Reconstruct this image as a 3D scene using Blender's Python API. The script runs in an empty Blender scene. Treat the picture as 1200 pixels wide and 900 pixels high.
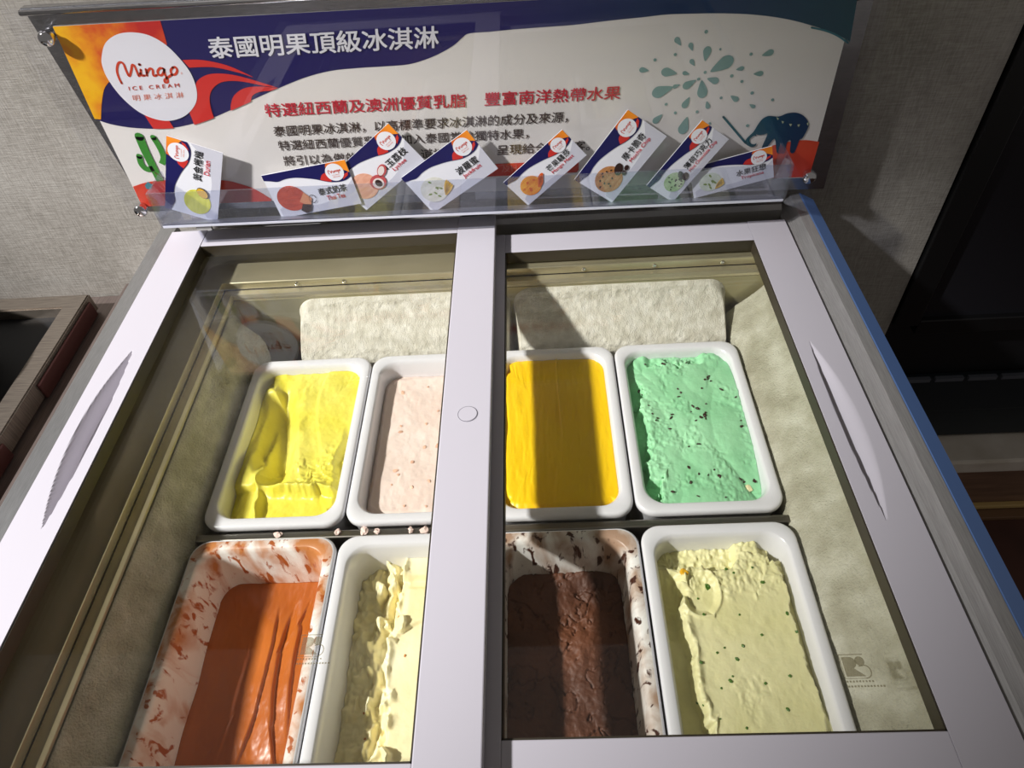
import bpy, bmesh, math, random
import numpy as np
from mathutils import Vector, Matrix
from mathutils.geometry import delaunay_2d_cdt

SC = bpy.context.scene
COL = SC.collection
R = math.radians

# ------------------------------------------------------------------ camera, world, lamps, exposure
cd = bpy.data.cameras.new('camera')
cam = bpy.data.objects.new('camera', cd)
COL.objects.link(cam)
cam.location = (0.0326, -0.5035, 0.6089)
cam.rotation_euler = (0.7471, 0.0622, -0.0017)
cd.sensor_fit = 'HORIZONTAL'
cd.sensor_width = 36.0
cd.lens = 826.67 * 36.0 / 1200.0
cd.clip_start = 0.01
SC.camera = cam

wd = bpy.data.worlds.new('room_light')
SC.world = wd
wd.use_nodes = True
wd.node_tree.nodes['Background'].inputs[0].default_value = (0.86, 0.80, 0.76, 1)
wd.node_tree.nodes['Background'].inputs[1].default_value = 0.15

sp = bpy.data.lights.new('ceiling_spot', 'SPOT')
sp.energy = 1150
sp.color = (0.985, 0.97, 1.0)
sp.shadow_soft_size = 0.09
sp.spot_size = R(27)
sp.spot_blend = 0.85
spo = bpy.data.objects.new('ceiling_spot', sp)
COL.objects.link(spo)
spo.location = (-2.72, -1.02, 2.60)
spo.rotation_euler = (Vector((-0.55, 0.02, 0.0)) - Vector(spo.location)).to_track_quat('-Z', 'Y').to_euler()

SC.view_settings.view_transform = 'Standard'
SC.view_settings.look = 'None'
SC.view_settings.gamma = 1.0
SC.view_settings.use_curve_mapping = False
SC.view_settings.exposure = 0.0

# ------------------------------------------------------------------ materials
def lin(r, g, b):
    f = lambda c: (c / 255.0) / 12.92 if c / 255.0 <= 0.04045 else ((c / 255.0 + 0.055) / 1.055) ** 2.4
    return (f(r), f(g), f(b), 1.0)

def new_mat(name):
    m = bpy.data.materials.new(name)
    m.use_nodes = True
    nt = m.node_tree
    return m, nt, nt.nodes['Principled BSDF']

def N(nt, t, **kw):
    n = nt.nodes.new(t)
    for k, v in kw.items():
        setattr(n, k, v)
    return n

def L(nt, a, b):
    nt.links.new(a, b)

def plain(name, rgb, rough=0.45, metal=0.0, spec=0.5, coat=0.0):
    m, nt, p = new_mat(name)
    p.inputs['Base Color'].default_value = rgb
    p.inputs['Roughness'].default_value = rough
    p.inputs['Metallic'].default_value = metal
    p.inputs['Specular IOR Level'].default_value = spec
    p.inputs['Coat Weight'].default_value = coat
    return m

def ramp(nt, stops):
    n = N(nt, 'ShaderNodeValToRGB')
    e = n.color_ramp.elements
    e[0].position, e[0].color = stops[0]
    e[1].position, e[1].color = stops[-1]
    for s in stops[1:-1]:
        k = e.new(s[0])
        k.color = s[1]
    return n

def noisy(name, stops, scale, rough=0.5, metal=0.0, bump=0.0, bscale=None, detail=4, stretch=None, spec=0.5, sss=0.0, bdist=0.002, coord='Object'):
    """principled with a noise colour ramp and noise bump"""
    m, nt, p = new_mat(name)
    tc = N(nt, 'ShaderNodeTexCoord')
    src = tc.outputs[coord]
    if stretch:
        mp = N(nt, 'ShaderNodeMapping')
        mp.inputs['Scale'].default_value = stretch
        L(nt, src, mp.inputs[0])
        src = mp.outputs[0]
    nz = N(nt, 'ShaderNodeTexNoise')
    nz.inputs['Scale'].default_value = scale
    nz.inputs['Detail'].default_value = detail
    L(nt, src, nz.inputs['Vector'])
    rp = ramp(nt, stops)
    L(nt, nz.outputs['Fac'], rp.inputs[0])
    L(nt, rp.outputs[0], p.inputs['Base Color'])
    p.inputs['Roughness'].default_value = rough
    p.inputs['Metallic'].default_value = metal
    p.inputs['Specular IOR Level'].default_value = spec
    if sss:
        p.inputs['Subsurface Weight'].default_value = sss
        p.inputs['Subsurface Radius'].default_value = (0.006, 0.005, 0.004)
        p.inputs['Subsurface Scale'].default_value = 1.0
    if bump:
        n2 = N(nt, 'ShaderNodeTexNoise')
        n2.inputs['Scale'].default_value = bscale or scale * 3
        n2.inputs['Detail'].default_value = 5
        L(nt, src, n2.inputs['Vector'])
        b = N(nt, 'ShaderNodeBump')
        b.inputs['Strength'].default_value = bump
        b.inputs['Distance'].default_value = bdist
        L(nt, n2.outputs['Fac'], b.inputs['Height'])
        L(nt, b.outputs[0], p.inputs['Normal'])
    return m

def pane_mat(name, tint, base=0.04, gain=0.9, rough=0.0, haze=None):
    """clear pane: transparent, with a mirror reflection that grows towards grazing angles"""
    m = bpy.data.materials.new(name)
    m.use_nodes = True
    nt = m.node_tree
    nt.nodes.clear()
    out = N(nt, 'ShaderNodeOutputMaterial')
    tr = N(nt, 'ShaderNodeBsdfTransparent')
    tr.inputs[0].default_value = tint
    gl = N(nt, 'ShaderNodeBsdfGlossy')
    gl.inputs['Roughness'].default_value = rough
    gl.inputs['Color'].default_value = (1, 1, 1, 1)
    lw = N(nt, 'ShaderNodeLayerWeight')
    lw.inputs['Blend'].default_value = 0.5
    pw = N(nt, 'ShaderNodeMath', operation='POWER')
    pw.inputs[1].default_value = 5.0
    L(nt, lw.outputs['Facing'], pw.inputs[0])
    ma = N(nt, 'ShaderNodeMath', operation='MULTIPLY_ADD')
    ma.inputs[1].default_value = gain
    ma.inputs[2].default_value = base
    L(nt, pw.outputs[0], ma.inputs[0])
    mx = N(nt, 'ShaderNodeMixShader')
    L(nt, ma.outputs[0], mx.inputs[0])
    src = tr.outputs[0]
    if haze:
        df = N(nt, 'ShaderNodeBsdfDiffuse')
        df.inputs[0].default_value = haze[0]
        m2 = N(nt, 'ShaderNodeMixShader')
        m2.inputs[0].default_value = haze[1]
        L(nt, src, m2.inputs[1])
        L(nt, df.outputs[0], m2.inputs[2])
        src = m2.outputs[0]
    L(nt, src, mx.inputs[1])
    L(nt, gl.outputs[0], mx.inputs[2])
    L(nt, mx.outputs[0], out.inputs[0])
    return m

WHITE = plain('white_lid_plastic', lin(196, 192, 197), 0.32)
PAN = plain('white_pan', lin(226, 226, 231), 0.22, coat=0.2)
CHROME = plain('chrome', lin(225, 225, 228), 0.06, 1.0)
GASKET = plain('dark_gasket', lin(52, 45, 31), 0.5)
GLASS = pane_mat('lid_glass', lin(253, 253, 250), 0.042, 0.9)
ACRYL = pane_mat('clear_acrylic', lin(253, 253, 254), 0.026, 0.9)
TRAY = pane_mat('tray_acrylic', lin(238, 240, 246), 0.05, 0.9, haze=(lin(205, 208, 218), 0.04))  # slight blue-grey tint and haze paint in what the tray reflects
ALU = noisy('brushed_aluminium', [(0.35, lin(165, 165, 163)), (0.65, lin(186, 186, 184))], 60, 0.38, 0.85, stretch=(40, 1, 40))
ALU_R = noisy('satin_aluminium', [(0.35, lin(158, 156, 152)), (0.65, lin(176, 174, 170))], 40, 0.5, 0.6, stretch=(30, 1, 30))
STEEL = noisy('stainless_steel', [(0.3, lin(150, 146, 140)), (0.7, lin(172, 168, 160))], 30, 0.3, 1.0, stretch=(1, 30, 30))
STEEL_DIM = noisy('worn_stainless_steel', [(0.3, lin(112, 100, 94)), (0.7, lin(138, 124, 116))], 25, 0.38, 0.6, stretch=(30, 1, 1))
SIGNMETAL = noisy('sign_metal', [(0.3, lin(168, 168, 168)), (0.7, lin(196, 196, 196))], 20, 0.26, 1.0, stretch=(3, 30, 30))
RIMMETAL = noisy('mouth_frame_plastic', [(0.3, lin(196, 188, 158)), (0.7, lin(214, 206, 178))], 12, 0.25, 0.7)
LINER = noisy('liner_steel', [(0.3, lin(160, 152, 120)), (0.7, lin(182, 176, 146))], 6, 0.3, 0.6)
BLUE = plain('blue_edge', lin(112, 148, 210), 0.45)  # even blue for the sloping side edge
BLACK = plain('matt_black', lin(16, 17, 19), 0.55)
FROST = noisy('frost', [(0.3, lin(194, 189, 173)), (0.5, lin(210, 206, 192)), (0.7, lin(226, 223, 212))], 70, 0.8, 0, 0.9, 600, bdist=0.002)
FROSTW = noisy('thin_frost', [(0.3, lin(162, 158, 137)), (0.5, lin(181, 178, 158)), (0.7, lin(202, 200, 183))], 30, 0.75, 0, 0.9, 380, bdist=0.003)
RED_REFLECT = plain('red_reflection_steel', lin(84, 48, 44), 0.4, 0.5)  # red-brown reflection painted in as the colour of the side plates

# ------------------------------------------------------------------ object helpers
def tag(o, label=None, cat=None, group=None, kind=None):
    if label: o['label'] = label
    if cat: o['category'] = cat
    if group: o['group'] = group
    if kind: o['kind'] = kind
    return o

def empty(name, loc=(0, 0, 0), rot=(0, 0, 0)):
    o = bpy.data.objects.new(name, None)
    o.empty_display_size = 0.05
    COL.objects.link(o)
    o.location = loc
    o.rotation_euler = rot
    return o

def mesh_obj(name, verts, faces, mat, parent=None, smooth=False, loc=None, mats=None, fm=None):
    me = bpy.data.meshes.new(name)
    me.from_pydata([tuple(map(float, v)) for v in verts], [], [tuple(map(int, f)) for f in faces])
    for m in (mats or [mat]):
        me.materials.append(m)
    if fm is not None:
        me.polygons.foreach_set('material_index', fm)
    if smooth:
        me.polygons.foreach_set('use_smooth', [True] * len(me.polygons))
    me.update()
    o = bpy.data.objects.new(name, me)
    COL.objects.link(o)
    if parent: o.parent = parent
    if loc: o.location = loc
    return o

def from_bm(name, bm, mat, parent=None, smooth=False):
    bmesh.ops.recalc_face_normals(bm, faces=bm.faces)
    me = bpy.data.meshes.new(name)
    bm.to_mesh(me)
    bm.free()
    me.materials.append(mat)
    if smooth:
        me.polygons.foreach_set('use_smooth', [True] * len(me.polygons))
    o = bpy.data.objects.new(name, me)
    COL.objects.link(o)
    if parent: o.parent = parent
    return o

def bm_box(bm, x0, x1, y0, y1, z0, z1, bevel=0.0):
    t = bmesh.new()
    v = [t.verts.new((x, y, z)) for x in (x0, x1) for y in (y0, y1) for z in (z0, z1)]
    for f in ((0, 1, 3, 2), (4, 6, 7, 5), (0, 4, 5, 1), (2, 3, 7, 6), (0, 2, 6, 4), (1, 5, 7, 3)):
        t.faces.new([v[i] for i in f])
    if bevel:
        bmesh.ops.bevel(t, geom=list(t.edges), offset=bevel, segments=2, affect='EDGES', profile=0.5)
    me = bpy.data.meshes.new('tmp')
    t.to_mesh(me)
    t.free()
    bm.from_mesh(me)
    bpy.data.meshes.remove(me)

def box(name, b, mat, parent=None, bevel=0.0):
    bm = bmesh.new()
    bm_box(bm, *b, bevel=bevel)
    return from_bm(name, bm, mat, parent)

def bm_cyl(bm, c, r0, r1, h, axis='Z', seg=28, dome=0.0):
    """closed lathe of a short cylinder along axis, with an optional domed end"""
    rings = [(0.0, r0), (h, r1)]
    if dome:
        for k in range(1, 6):
            a = k / 6 * math.pi / 2
            rings.append((h + dome * math.sin(a), r1 * math.cos(a)))
    vs = []
    for (t, r) in rings:
        row = []
        for k in range(seg):
            a = 2 * math.pi * k / seg
            p = (r * math.cos(a), r * math.sin(a), t)
            if axis == '-Y': p = (p[0], -p[2], p[1])
            if axis == 'X': p = (p[2], p[0], p[1])
            row.append(bm.verts.new((c[0] + p[0], c[1] + p[1], c[2] + p[2])))
        vs.append(row)
    for a, b in zip(vs, vs[1:]):
        for k in range(seg):
            bm.faces.new((a[k], a[(k + 1) % seg], b[(k + 1) % seg], b[k]))
    bm.faces.new(vs[0][::-1])
    bm.faces.new(vs[-1])

def prism_xz(name, pts, y0, y1, mat, parent=None, bevel=0.0):
    """outline in the XZ plane given thickness along y"""
    bm = bmesh.new()
    a = [bm.verts.new((p[0], y0, p[1])) for p in pts]
    b = [bm.verts.new((p[0], y1, p[1])) for p in pts]
    n = len(pts)
    bm.faces.new(a)
    bm.faces.new(b[::-1])
    for i in range(n):
        bm.faces.new((a[i], b[i], b[(i + 1) % n], a[(i + 1) % n]))
    bmesh.ops.triangulate(bm, faces=[f for f in bm.faces if len(f.verts) > 4])
    if bevel:
        bmesh.ops.bevel(bm, geom=[e for e in bm.edges if e.calc_face_angle(0) > 0.6], offset=bevel, segments=2, affect='EDGES')
    return from_bm(name, bm, mat, parent)

def spline(pts, n=6, closed=False):
    P = [np.array(p, float) for p in pts]
    m = len(P)
    out = []
    for i in range(m if closed else m - 1):
        g = (lambda k: P[k % m]) if closed else (lambda k: P[min(max(k, 0), m - 1)])
        a, b, c, d = g(i - 1), g(i), g(i + 1), g(i + 2)
        for k in range(n):
            t = k / n
            out.append(0.5 * (2 * b + (c - a) * t + (2 * a - 5 * b + 4 * c - d) * t * t + (3 * b - a - 3 * c + d) * t ** 3))
    if not closed: out.append(P[-1])
    return [tuple(p) for p in out]

def fill(name, loops, y, mat, parent):
    """flat printed shape(s): closed outlines in (x, z), lying at depth y"""
    V, F = [], []
    for pts in loops:
        q = []
        for p in pts:
            if not q or math.hypot(p[0] - q[-1][0], p[1] - q[-1][1]) > 2e-5: q.append((p[0], p[1]))
        if math.hypot(q[0][0] - q[-1][0], q[0][1] - q[-1][1]) < 2e-5: q.pop()
        n = len(q)
        res = delaunay_2d_cdt([Vector(p) for p in q], [(k, (k + 1) % n) for k in range(n)], [], 1, 1e-7)
        k = len(V)
        V += [(p.x, y, p.y) for p in res[0]]
        F += [tuple(k + t for t in f) for f in res[2]]
    return mesh_obj(name, V, F, mat, parent)

def ribbon(pts, w, w1=None):
    """outline of a stroke of width w along pts"""
    P = [np.array(p, float) for p in pts]
    n = len(P)
    l, r = [], []
    for i in range(n):
        d = P[min(i + 1, n - 1)] - P[max(i - 1, 0)]
        d = d / (np.linalg.norm(d) + 1e-12)
        k = np.array([-d[1], d[0]])
        ww = (w if w1 is None else w + (w1 - w) * i / (n - 1)) / 2
        l.append(P[i] + k * ww)
        r.append(P[i] - k * ww)
    return [tuple(p) for p in l + r[::-1]]

def strokes(name, lines, w, y, mat, parent, n=6):
    """quads along each stroke, with round ends"""
    bm = bmesh.new()
    for ln in lines:
        pts = spline(ln, n) if len(ln) > 2 else ln
        o = ribbon(pts, w)
        m = len(pts)
        vs = [bm.verts.new((p[0], y, p[1])) for p in o]
        for i in range(m - 1):
            bm.faces.new((vs[i], vs[i + 1], vs[2 * m - 2 - i], vs[2 * m - 1 - i]))
        for c in (pts[0], pts[-1]):
            cv = [bm.verts.new((c[0] + w / 2 * math.cos(a * math.pi / 6), y, c[1] + w / 2 * math.sin(a * math.pi / 6))) for a in range(12)]
            bm.faces.new(cv)
    me = bpy.data.meshes.new(name)
    bm.to_mesh(me)
    bm.free()
    me.materials.append(mat)
    o = bpy.data.objects.new(name, me)
    COL.objects.link(o)
    o.parent = parent
    return o

_tc = {}
def glyphs(s, bold):
    """verts (n,2) and faces of a line of text, normalised to its own box"""
    if (s, bold) in _tc: return _tc[(s, bold)]
    cu = bpy.data.curves.new('t', 'FONT')
    cu.body = s
    cu.size = 1.0
    cu.offset = bold
    cu.resolution_u = 3
    o = bpy.data.objects.new('t', cu)
    COL.objects.link(o)
    dg = bpy.context.evaluated_depsgraph_get()
    me = bpy.data.meshes.new_from_object(o.evaluated_get(dg))
    V = np.array([v.co[:2] for v in me.vertices])
    F = [tuple(p.vertices) for p in me.polygons]
    bpy.data.meshes.remove(me)
    bpy.data.objects.remove(o)
    bpy.data.curves.remove(cu)
    V = (V - V.min(0)) / (V.max(0) - V.min(0))
    _tc[(s, bold)] = (V, F)
    return V, F

def lettering(name, items, y, mat, parent):
    """items: (text, bottom-left, bottom-right, top-left, bold) -> one mesh of printed text at depth y"""
    AV, AF = [], []
    for (s, bl, br, tl, bold) in items:
        V, F = glyphs(s, 0.0)
        bl, br, tl = np.array(bl), np.array(br), np.array(tl)
        P = bl + V[:, :1] * (br - bl) + V[:, 1:] * (tl - bl)
        e = bold * np.linalg.norm(tl - bl)
        for c, (dx, dz) in enumerate(((-e, -e), (e, -e), (-e, e), (e, e)) if bold else ((0, 0),)):
            k = len(AV)
            AV += [(p[0] + dx, y - 0.00006 * c, p[1] + dz) for p in P]
            AF += [tuple(i + k for i in f) for f in F]
    return mesh_obj(name, AV, AF, mat, parent)

# numpy value noise
def fbm(x, y, seed=0, octv=4):
    out = np.zeros(np.broadcast(x, y).shape)
    amp, tot = 1.0, 0.0
    rs = np.random.RandomState(seed)
    for _ in range(octv):
        G = rs.rand(64, 64)
        xi, yi = np.floor(x).astype(int), np.floor(y).astype(int)
        fx, fy = x - xi, y - yi
        fx, fy = fx * fx * (3 - 2 * fx), fy * fy * (3 - 2 * fy)
        g = lambda a, b: G[a % 64, b % 64]
        v = (g(xi, yi) * (1 - fx) + g(xi + 1, yi) * fx) * (1 - fy) + (g(xi, yi + 1) * (1 - fx) + g(xi + 1, yi + 1) * fx) * fy
        out += amp * v
        tot += amp
        amp *= 0.5
        x, y = x * 2.03 + 7.1, y * 2.03 + 3.7
    return out / tot

def sm(t, a, b):
    t = np.clip((t - a) / (b - a), 0, 1)
    return t * t * (3 - 2 * t)

def rr_map(u, v, a, b, r):
    """square coordinates (-1..1) to a rounded rectangle of half sizes a, b"""
    rho = np.maximum(np.abs(u), np.abs(v))
    s = np.where(rho < 1e-9, 1, rho)
    qx, qy = u / s * a, v / s * b
    cx, cy = np.clip(qx, -(a - r), a - r), np.clip(qy, -(b - r), b - r)
    ox, oy = qx - cx, qy - cy
    d = np.sqrt(ox ** 2 + oy ** 2)
    k = np.where(d > r, r / np.where(d < 1e-9, 1, d), 1)
    return (cx + ox * k) * rho, (cy + oy * k) * rho

def rr_loop(a, b, r, n=8):
    pts = []
    for (sx, sy, a0) in ((1, 1, 0), (-1, 1, 90), (-1, -1, 180), (1, -1, 270)):
        for k in range(n + 1):
            t = R(a0 + 90 * k / n)
            pts.append((sx * (a - r) + r * math.cos(t), sy * (b - r) + r * math.sin(t)))
    return pts

# ------------------------------------------------------------------ setting: walls, floor, dark doorway side
def fabric_wall():
    m, nt, p = new_mat('woven_wallcovering')
    tc = N(nt, 'ShaderNodeTexCoord')
    sx = N(nt, 'ShaderNodeSeparateXYZ')
    L(nt, tc.outputs['Object'], sx.inputs[0])
    def thread(sc):
        mp = N(nt, 'ShaderNodeMapping'); mp.inputs['Scale'].default_value = sc
        L(nt, tc.outputs['Object'], mp.inputs[0])
        t = N(nt, 'ShaderNodeTexNoise'); t.inputs['Scale'].default_value = 1.0; t.inputs['Detail'].default_value = 2
        L(nt, mp.outputs[0], t.inputs['Vector'])
        return t.outputs['Fac']
    w1, w2 = thread((520, 1, 60)), thread((60, 1, 620))
    ad = N(nt, 'ShaderNodeMath', operation='ADD'); L(nt, w1, ad.inputs[0]); L(nt, w2, ad.inputs[1])
    nz = N(nt, 'ShaderNodeTexNoise'); nz.inputs['Scale'].default_value = 5; nz.inputs['Detail'].default_value = 3
    L(nt, tc.outputs['Object'], nz.inputs['Vector'])
    mu = N(nt, 'ShaderNodeMath', operation='MULTIPLY_ADD'); mu.inputs[1].default_value = 0.7; mu.inputs[2].default_value = -0.7
    L(nt, ad.outputs[0], mu.inputs[0])
    a2 = N(nt, 'ShaderNodeMath', operation='ADD'); L(nt, mu.outputs[0], a2.inputs[0]); L(nt, nz.outputs['Fac'], a2.inputs[1])
    rp = ramp(nt, [(0.2, lin(140, 135, 125)), (0.5, lin(162, 157, 147)), (0.8, lin(180, 176, 166))])
    L(nt, a2.outputs[0], rp.inputs[0])
    L(nt, rp.outputs[0], p.inputs['Base Color'])
    p.inputs['Roughness'].default_value = 0.7
    b = N(nt, 'ShaderNodeBump'); b.inputs['Strength'].default_value = 0.5; b.inputs['Distance'].default_value = 0.001
    L(nt, ad.outputs[0], b.inputs['Height'])
    L(nt, b.outputs[0], p.inputs['Normal'])
    return m

FLOOR_Z = -0.9
tag(box('floor', (-2.6, 2.4, -2.2, 2.4, FLOOR_Z - 0.05, FLOOR_Z),
        noisy('terracotta_floor', [(0.3, lin(74, 46, 38)), (0.7, lin(96, 60, 48))], 8, 0.6)), kind='structure')
tag(box('wall_back', (-2.6, 0.688, 0.48, 0.60, FLOOR_Z, 1.7), fabric_wall()), kind='structure')
tag(box('wall_recess', (0.688, 2.4, 1.4, 1.5, FLOOR_Z, 1.7), plain('dark_recess', lin(30, 30, 33), 0.8)), kind='structure')

# dark glass-fronted cabinet beside the wall
dc = tag(empty('display_cabinet', (1.2, 0.56, FLOOR_Z)), 'dark cabinet with a dim glass front at the end of the fabric wall', 'cabinet')
def inb(b): return tuple(c - o for c, o in zip(b, (1.2, 1.2, 0.56, 0.56, FLOOR_Z, FLOOR_Z)))
DARK = plain('cabinet_black', lin(15, 15, 17), 0.5)
box('cabinet_body', inb((0.692, 1.85, 0.50, 1.10, -0.70, 1.0)), DARK, dc)
bm = bmesh.new()
for b in ((0.692, 0.736, 0.47, 0.50, -0.33, 1.0), (0.736, 1.85, 0.47, 0.50, -0.352, -0.318)):
    bm_box(bm, *inb(b), bevel=0.002)
from_bm('door_frame', bm, plain('frame_black', lin(10, 10, 11), 0.45), dc)
box('glass_front', inb((0.736, 1.85, 0.482, 0.499, -0.318, 1.0)), plain('dim_glass_front', lin(34, 34, 38), 0.25), dc)
SLATE = plain('dark_slate_panel', lin(24, 34, 40), 0.5)
box('lower_panel', inb((0.692, 1.85, 0.484, 0.50, -0.60, -0.494)), SLATE, dc, 0.002)
box('kick_panel', inb((0.692, 1.85, 0.488, 0.50, -0.69, -0.603)), SLATE, dc, 0.002)
for k in range(5):
    x = 0.765 + k * 0.066
    box('vent_strip', inb((x, x + 0.056, 0.478, 0.486, -0.4985, -0.489)), plain('vent_grey', lin(92, 96, 104), 0.5) if k == 0 else bpy.data.materials['vent_grey'], dc)
# wooden step below it
st = tag(empty('wooden_step', (1.3, 0.45, FLOOR_Z)), 'brown wooden step with a pale top edge under the dark cabinet', 'step')
def ins(b): return tuple(c - o for c, o in zip(b, (1.3, 1.3, 0.45, 0.45, FLOOR_Z, FLOOR_Z)))
WOOD = noisy('dark_brown_board', [(0.3, lin(118, 90, 72)), (0.7, lin(146, 114, 92))], 10, 0.55, stretch=(1, 8, 8))
box('step_body', ins((0.70, 1.9, 0.425, 1.1, FLOOR_Z, -0.745)), WOOD, st)
box('pale_edge', ins((0.70, 1.9, 0.418, 0.50, -0.743, -0.70)), noisy('pale_ledge', [(0.3, lin(214, 204, 186)), (0.7, lin(238, 230, 216))], 14, 0.6), st, 0.006)
box('trim_strip', ins((0.70, 1.9, 0.412, 0.425, -0.884, -0.872)), plain('ochre_strip', lin(206, 176, 112), 0.5), st, 0.002)
box('base_board', ins((0.70, 1.9, 0.39, 0.425, FLOOR_Z, -0.888)), plain('brown_skirting', lin(124, 94, 66), 0.5), st, 0.002)

# ------------------------------------------------------------------ left counter with a framed black basin
ct = tag(empty('steel_counter', (-1.0, 0.0, FLOOR_Z)), 'stainless steel counter beside the white freezer, against the wall', 'counter')
def inc(b): return tuple(c - o for c, o in zip(b, (-1.0, -1.0, 0, 0, FLOOR_Z, FLOOR_Z)))
box('counter_body', inc((-1.7, -0.585, -0.5, 0.472, FLOOR_Z, -0.20)), STEEL_DIM, ct)
bm = bmesh.new()
for b in ((-1.7, -1.2, -0.5, 0.476, -0.20, -0.168), (-0.76, -0.578, -0.5, 0.476, -0.20, -0.168), (-1.2, -0.76, 0.42, 0.476, -0.20, -0.168), (-1.2, -0.76, -0.5, -0.3, -0.20, -0.168)):
    bm_box(bm, *inc(b))
from_bm('counter_top', bm, STEEL_DIM, ct)
box('raised_edge', inc((-0.692, -0.582, -0.5, 0.470, -0.168, -0.136)), STEEL_DIM, ct, 0.003)
gr = tag(empty('framed_basin', (-0.95, 0.1, -0.168)), 'black basin in a mitred stainless frame, set on the counter', 'basin')
def ing(b): return tuple(c - o for c, o in zip(b, (-0.95, -0.95, 0.1, 0.1, -0.168, -0.168)))
def mitre_frame(x0, x1, y0, y1, w, z0, z1):
    bm = bmesh.new()
    o = [(x0, y0), (x1, y0), (x1, y1), (x0, y1)]
    i = [(x0 + w, y0 + w), (x1 - w, y0 + w), (x1 - w, y1 - w), (x0 + w, y1 - w)]
    V = [[bm.verts.new((p[0], p[1], z)) for p in q] for q in (o, i) for z in (z0, z1)]
    for k in range(4):
        j = (k + 1) % 4
        bm.faces.new((V[1][k], V[1][j], V[3][j], V[3][k]))
        bm.faces.new((V[0][k], V[2][k], V[2][j], V[0][j]))
        bm.faces.new((V[0][k], V[0][j], V[1][j], V[1][k]))
        bm.faces.new((V[2][k], V[3][k], V[3][j], V[2][j]))
    return bm
q = ing((-1.22, -0.742, -0.32, 0.437, -0.165, -0.13))
bm = mitre_frame(q[0], q[1], q[2], q[3], 0.034, q[4], q[5])
bmesh.ops.bevel(bm, geom=[e for e in bm.edges if e.calc_length() > 0.06], offset=0.002, segments=2, affect='EDGES')
from_bm('steel_frame', bm, noisy('frame_steel', [(0.3, lin(118, 108, 98)), (0.7, lin(150, 140, 126))], 25, 0.36, 0.7, stretch=(1, 20, 1)), gr)
box('black_well', ing((-1.186, -0.776, -0.286, 0.403, -0.163, -0.15)), BLACK, gr)
for (y0, y1) in ((0.228, 0.425), (-0.10, 0.118)):
    box('side_bracket', ing((-0.742, -0.737, y0, y1, -0.166, -0.137)), RED_REFLECT, gr, 0.002)
# black pot in the basin
def lathe(name, prof, mat, parent, seg=48):
    bm = bmesh.new()
    rows = [[bm.verts.new((r * math.cos(2 * math.pi * k / seg), r * math.sin(2 * math.pi * k / seg), z)) for k in range(seg)] for (r, z) in prof]
    for a, b in zip(rows, rows[1:]):
        for k in range(seg):
            bm.faces.new((a[k], a[(k + 1) % seg], b[(k + 1) % seg], b[k]))
    bm.faces.new(rows[0][::-1])
    bm.faces.new(rows[-1])
    return from_bm(name, bm, mat, parent, True)
pot = tag(empty('cooking_pot', (-0.955, 0.235, -0.15)), 'black round pot standing in the framed basin', 'pot')
lathe('pot_body', [(0.10, 0), (0.118, 0.006), (0.125, 0.03), (0.125, 0.075), (0.135, 0.078), (0.135, 0.083), (0.118, 0.083), (0.115, 0.02), (0.02, 0.014)], plain('black_enamel', lin(20, 22, 24), 0.4), pot)
lathe('pot_rim', [(0.133, 0.083), (0.137, 0.084), (0.137, 0.088), (0.120, 0.088), (0.120, 0.083)], plain('dark_rim', lin(34, 37, 40), 0.35), pot)

# ------------------------------------------------------------------ freezer cabinet
fz = tag(empty('chest_freezer', (-0.06, 0.02, FLOOR_Z)), 'white ice cream display freezer with aluminium top frame and frosted inside', 'freezer')
OX, OY, OZ = -0.06, 0.02, FLOOR_Z
def inf(b): return tuple(c - o for c, o in zip(b, (OX, OX, OY, OY, OZ, OZ)))
def fv(p): return (p[0] - OX, p[1] - OY, p[2] - OZ)

bm = bmesh.new()
for b in ((-0.555, -0.47, -0.44, 0.44, FLOOR_Z + 0.04, -0.07), (0.375, 0.437, -0.44, 0.44, FLOOR_Z + 0.04, -0.07),
          (-0.47, 0.375, 0.345, 0.44, FLOOR_Z + 0.04, -0.07), (-0.47, 0.375, -0.44, -0.39, FLOOR_Z + 0.04, -0.07),
          (-0.47, 0.375, -0.39, 0.345, FLOOR_Z + 0.04, -0.36)):
    bm_box(bm, *inf(b))
from_bm('cabinet_body', bm, plain('freezer_white', lin(225, 226, 230), 0.4), fz)
for (x, y) in ((-0.52, -0.38), (0.40, -0.38), (-0.52, 0.40), (0.40, 0.40)):
    bm = bmesh.new()
    bm_cyl(bm, fv((x, y, FLOOR_Z)), 0.022, 0.022, 0.045)
    from_bm('foot', bm, BLACK, fz)

def extrude_profile(name, prof, axis, t0, t1, mat, parent, thick=None):
    """closed cross section swept straight; axis 'Y': profile is (x,z), axis 'X': profile is (y,z)"""
    bm = bmesh.new()
    mk = (lambda p, t: (p[0], t, p[1])) if axis == 'Y' else (lambda p, t: (t, p[0], p[1]))
    a = [bm.verts.new(fv(mk(p, t0))) for p in prof]
    b = [bm.verts.new(fv(mk(p, t1))) for p in prof]
    n = len(prof)
    for i in range(n):
        bm.faces.new((a[i], a[(i + 1) % n], b[(i + 1) % n], b[i]))
    for q in (a, b):
        f = bm.faces.new(q)
        bmesh.ops.triangulate(bm, faces=[f])
    return from_bm(name, bm, mat, parent)
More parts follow.
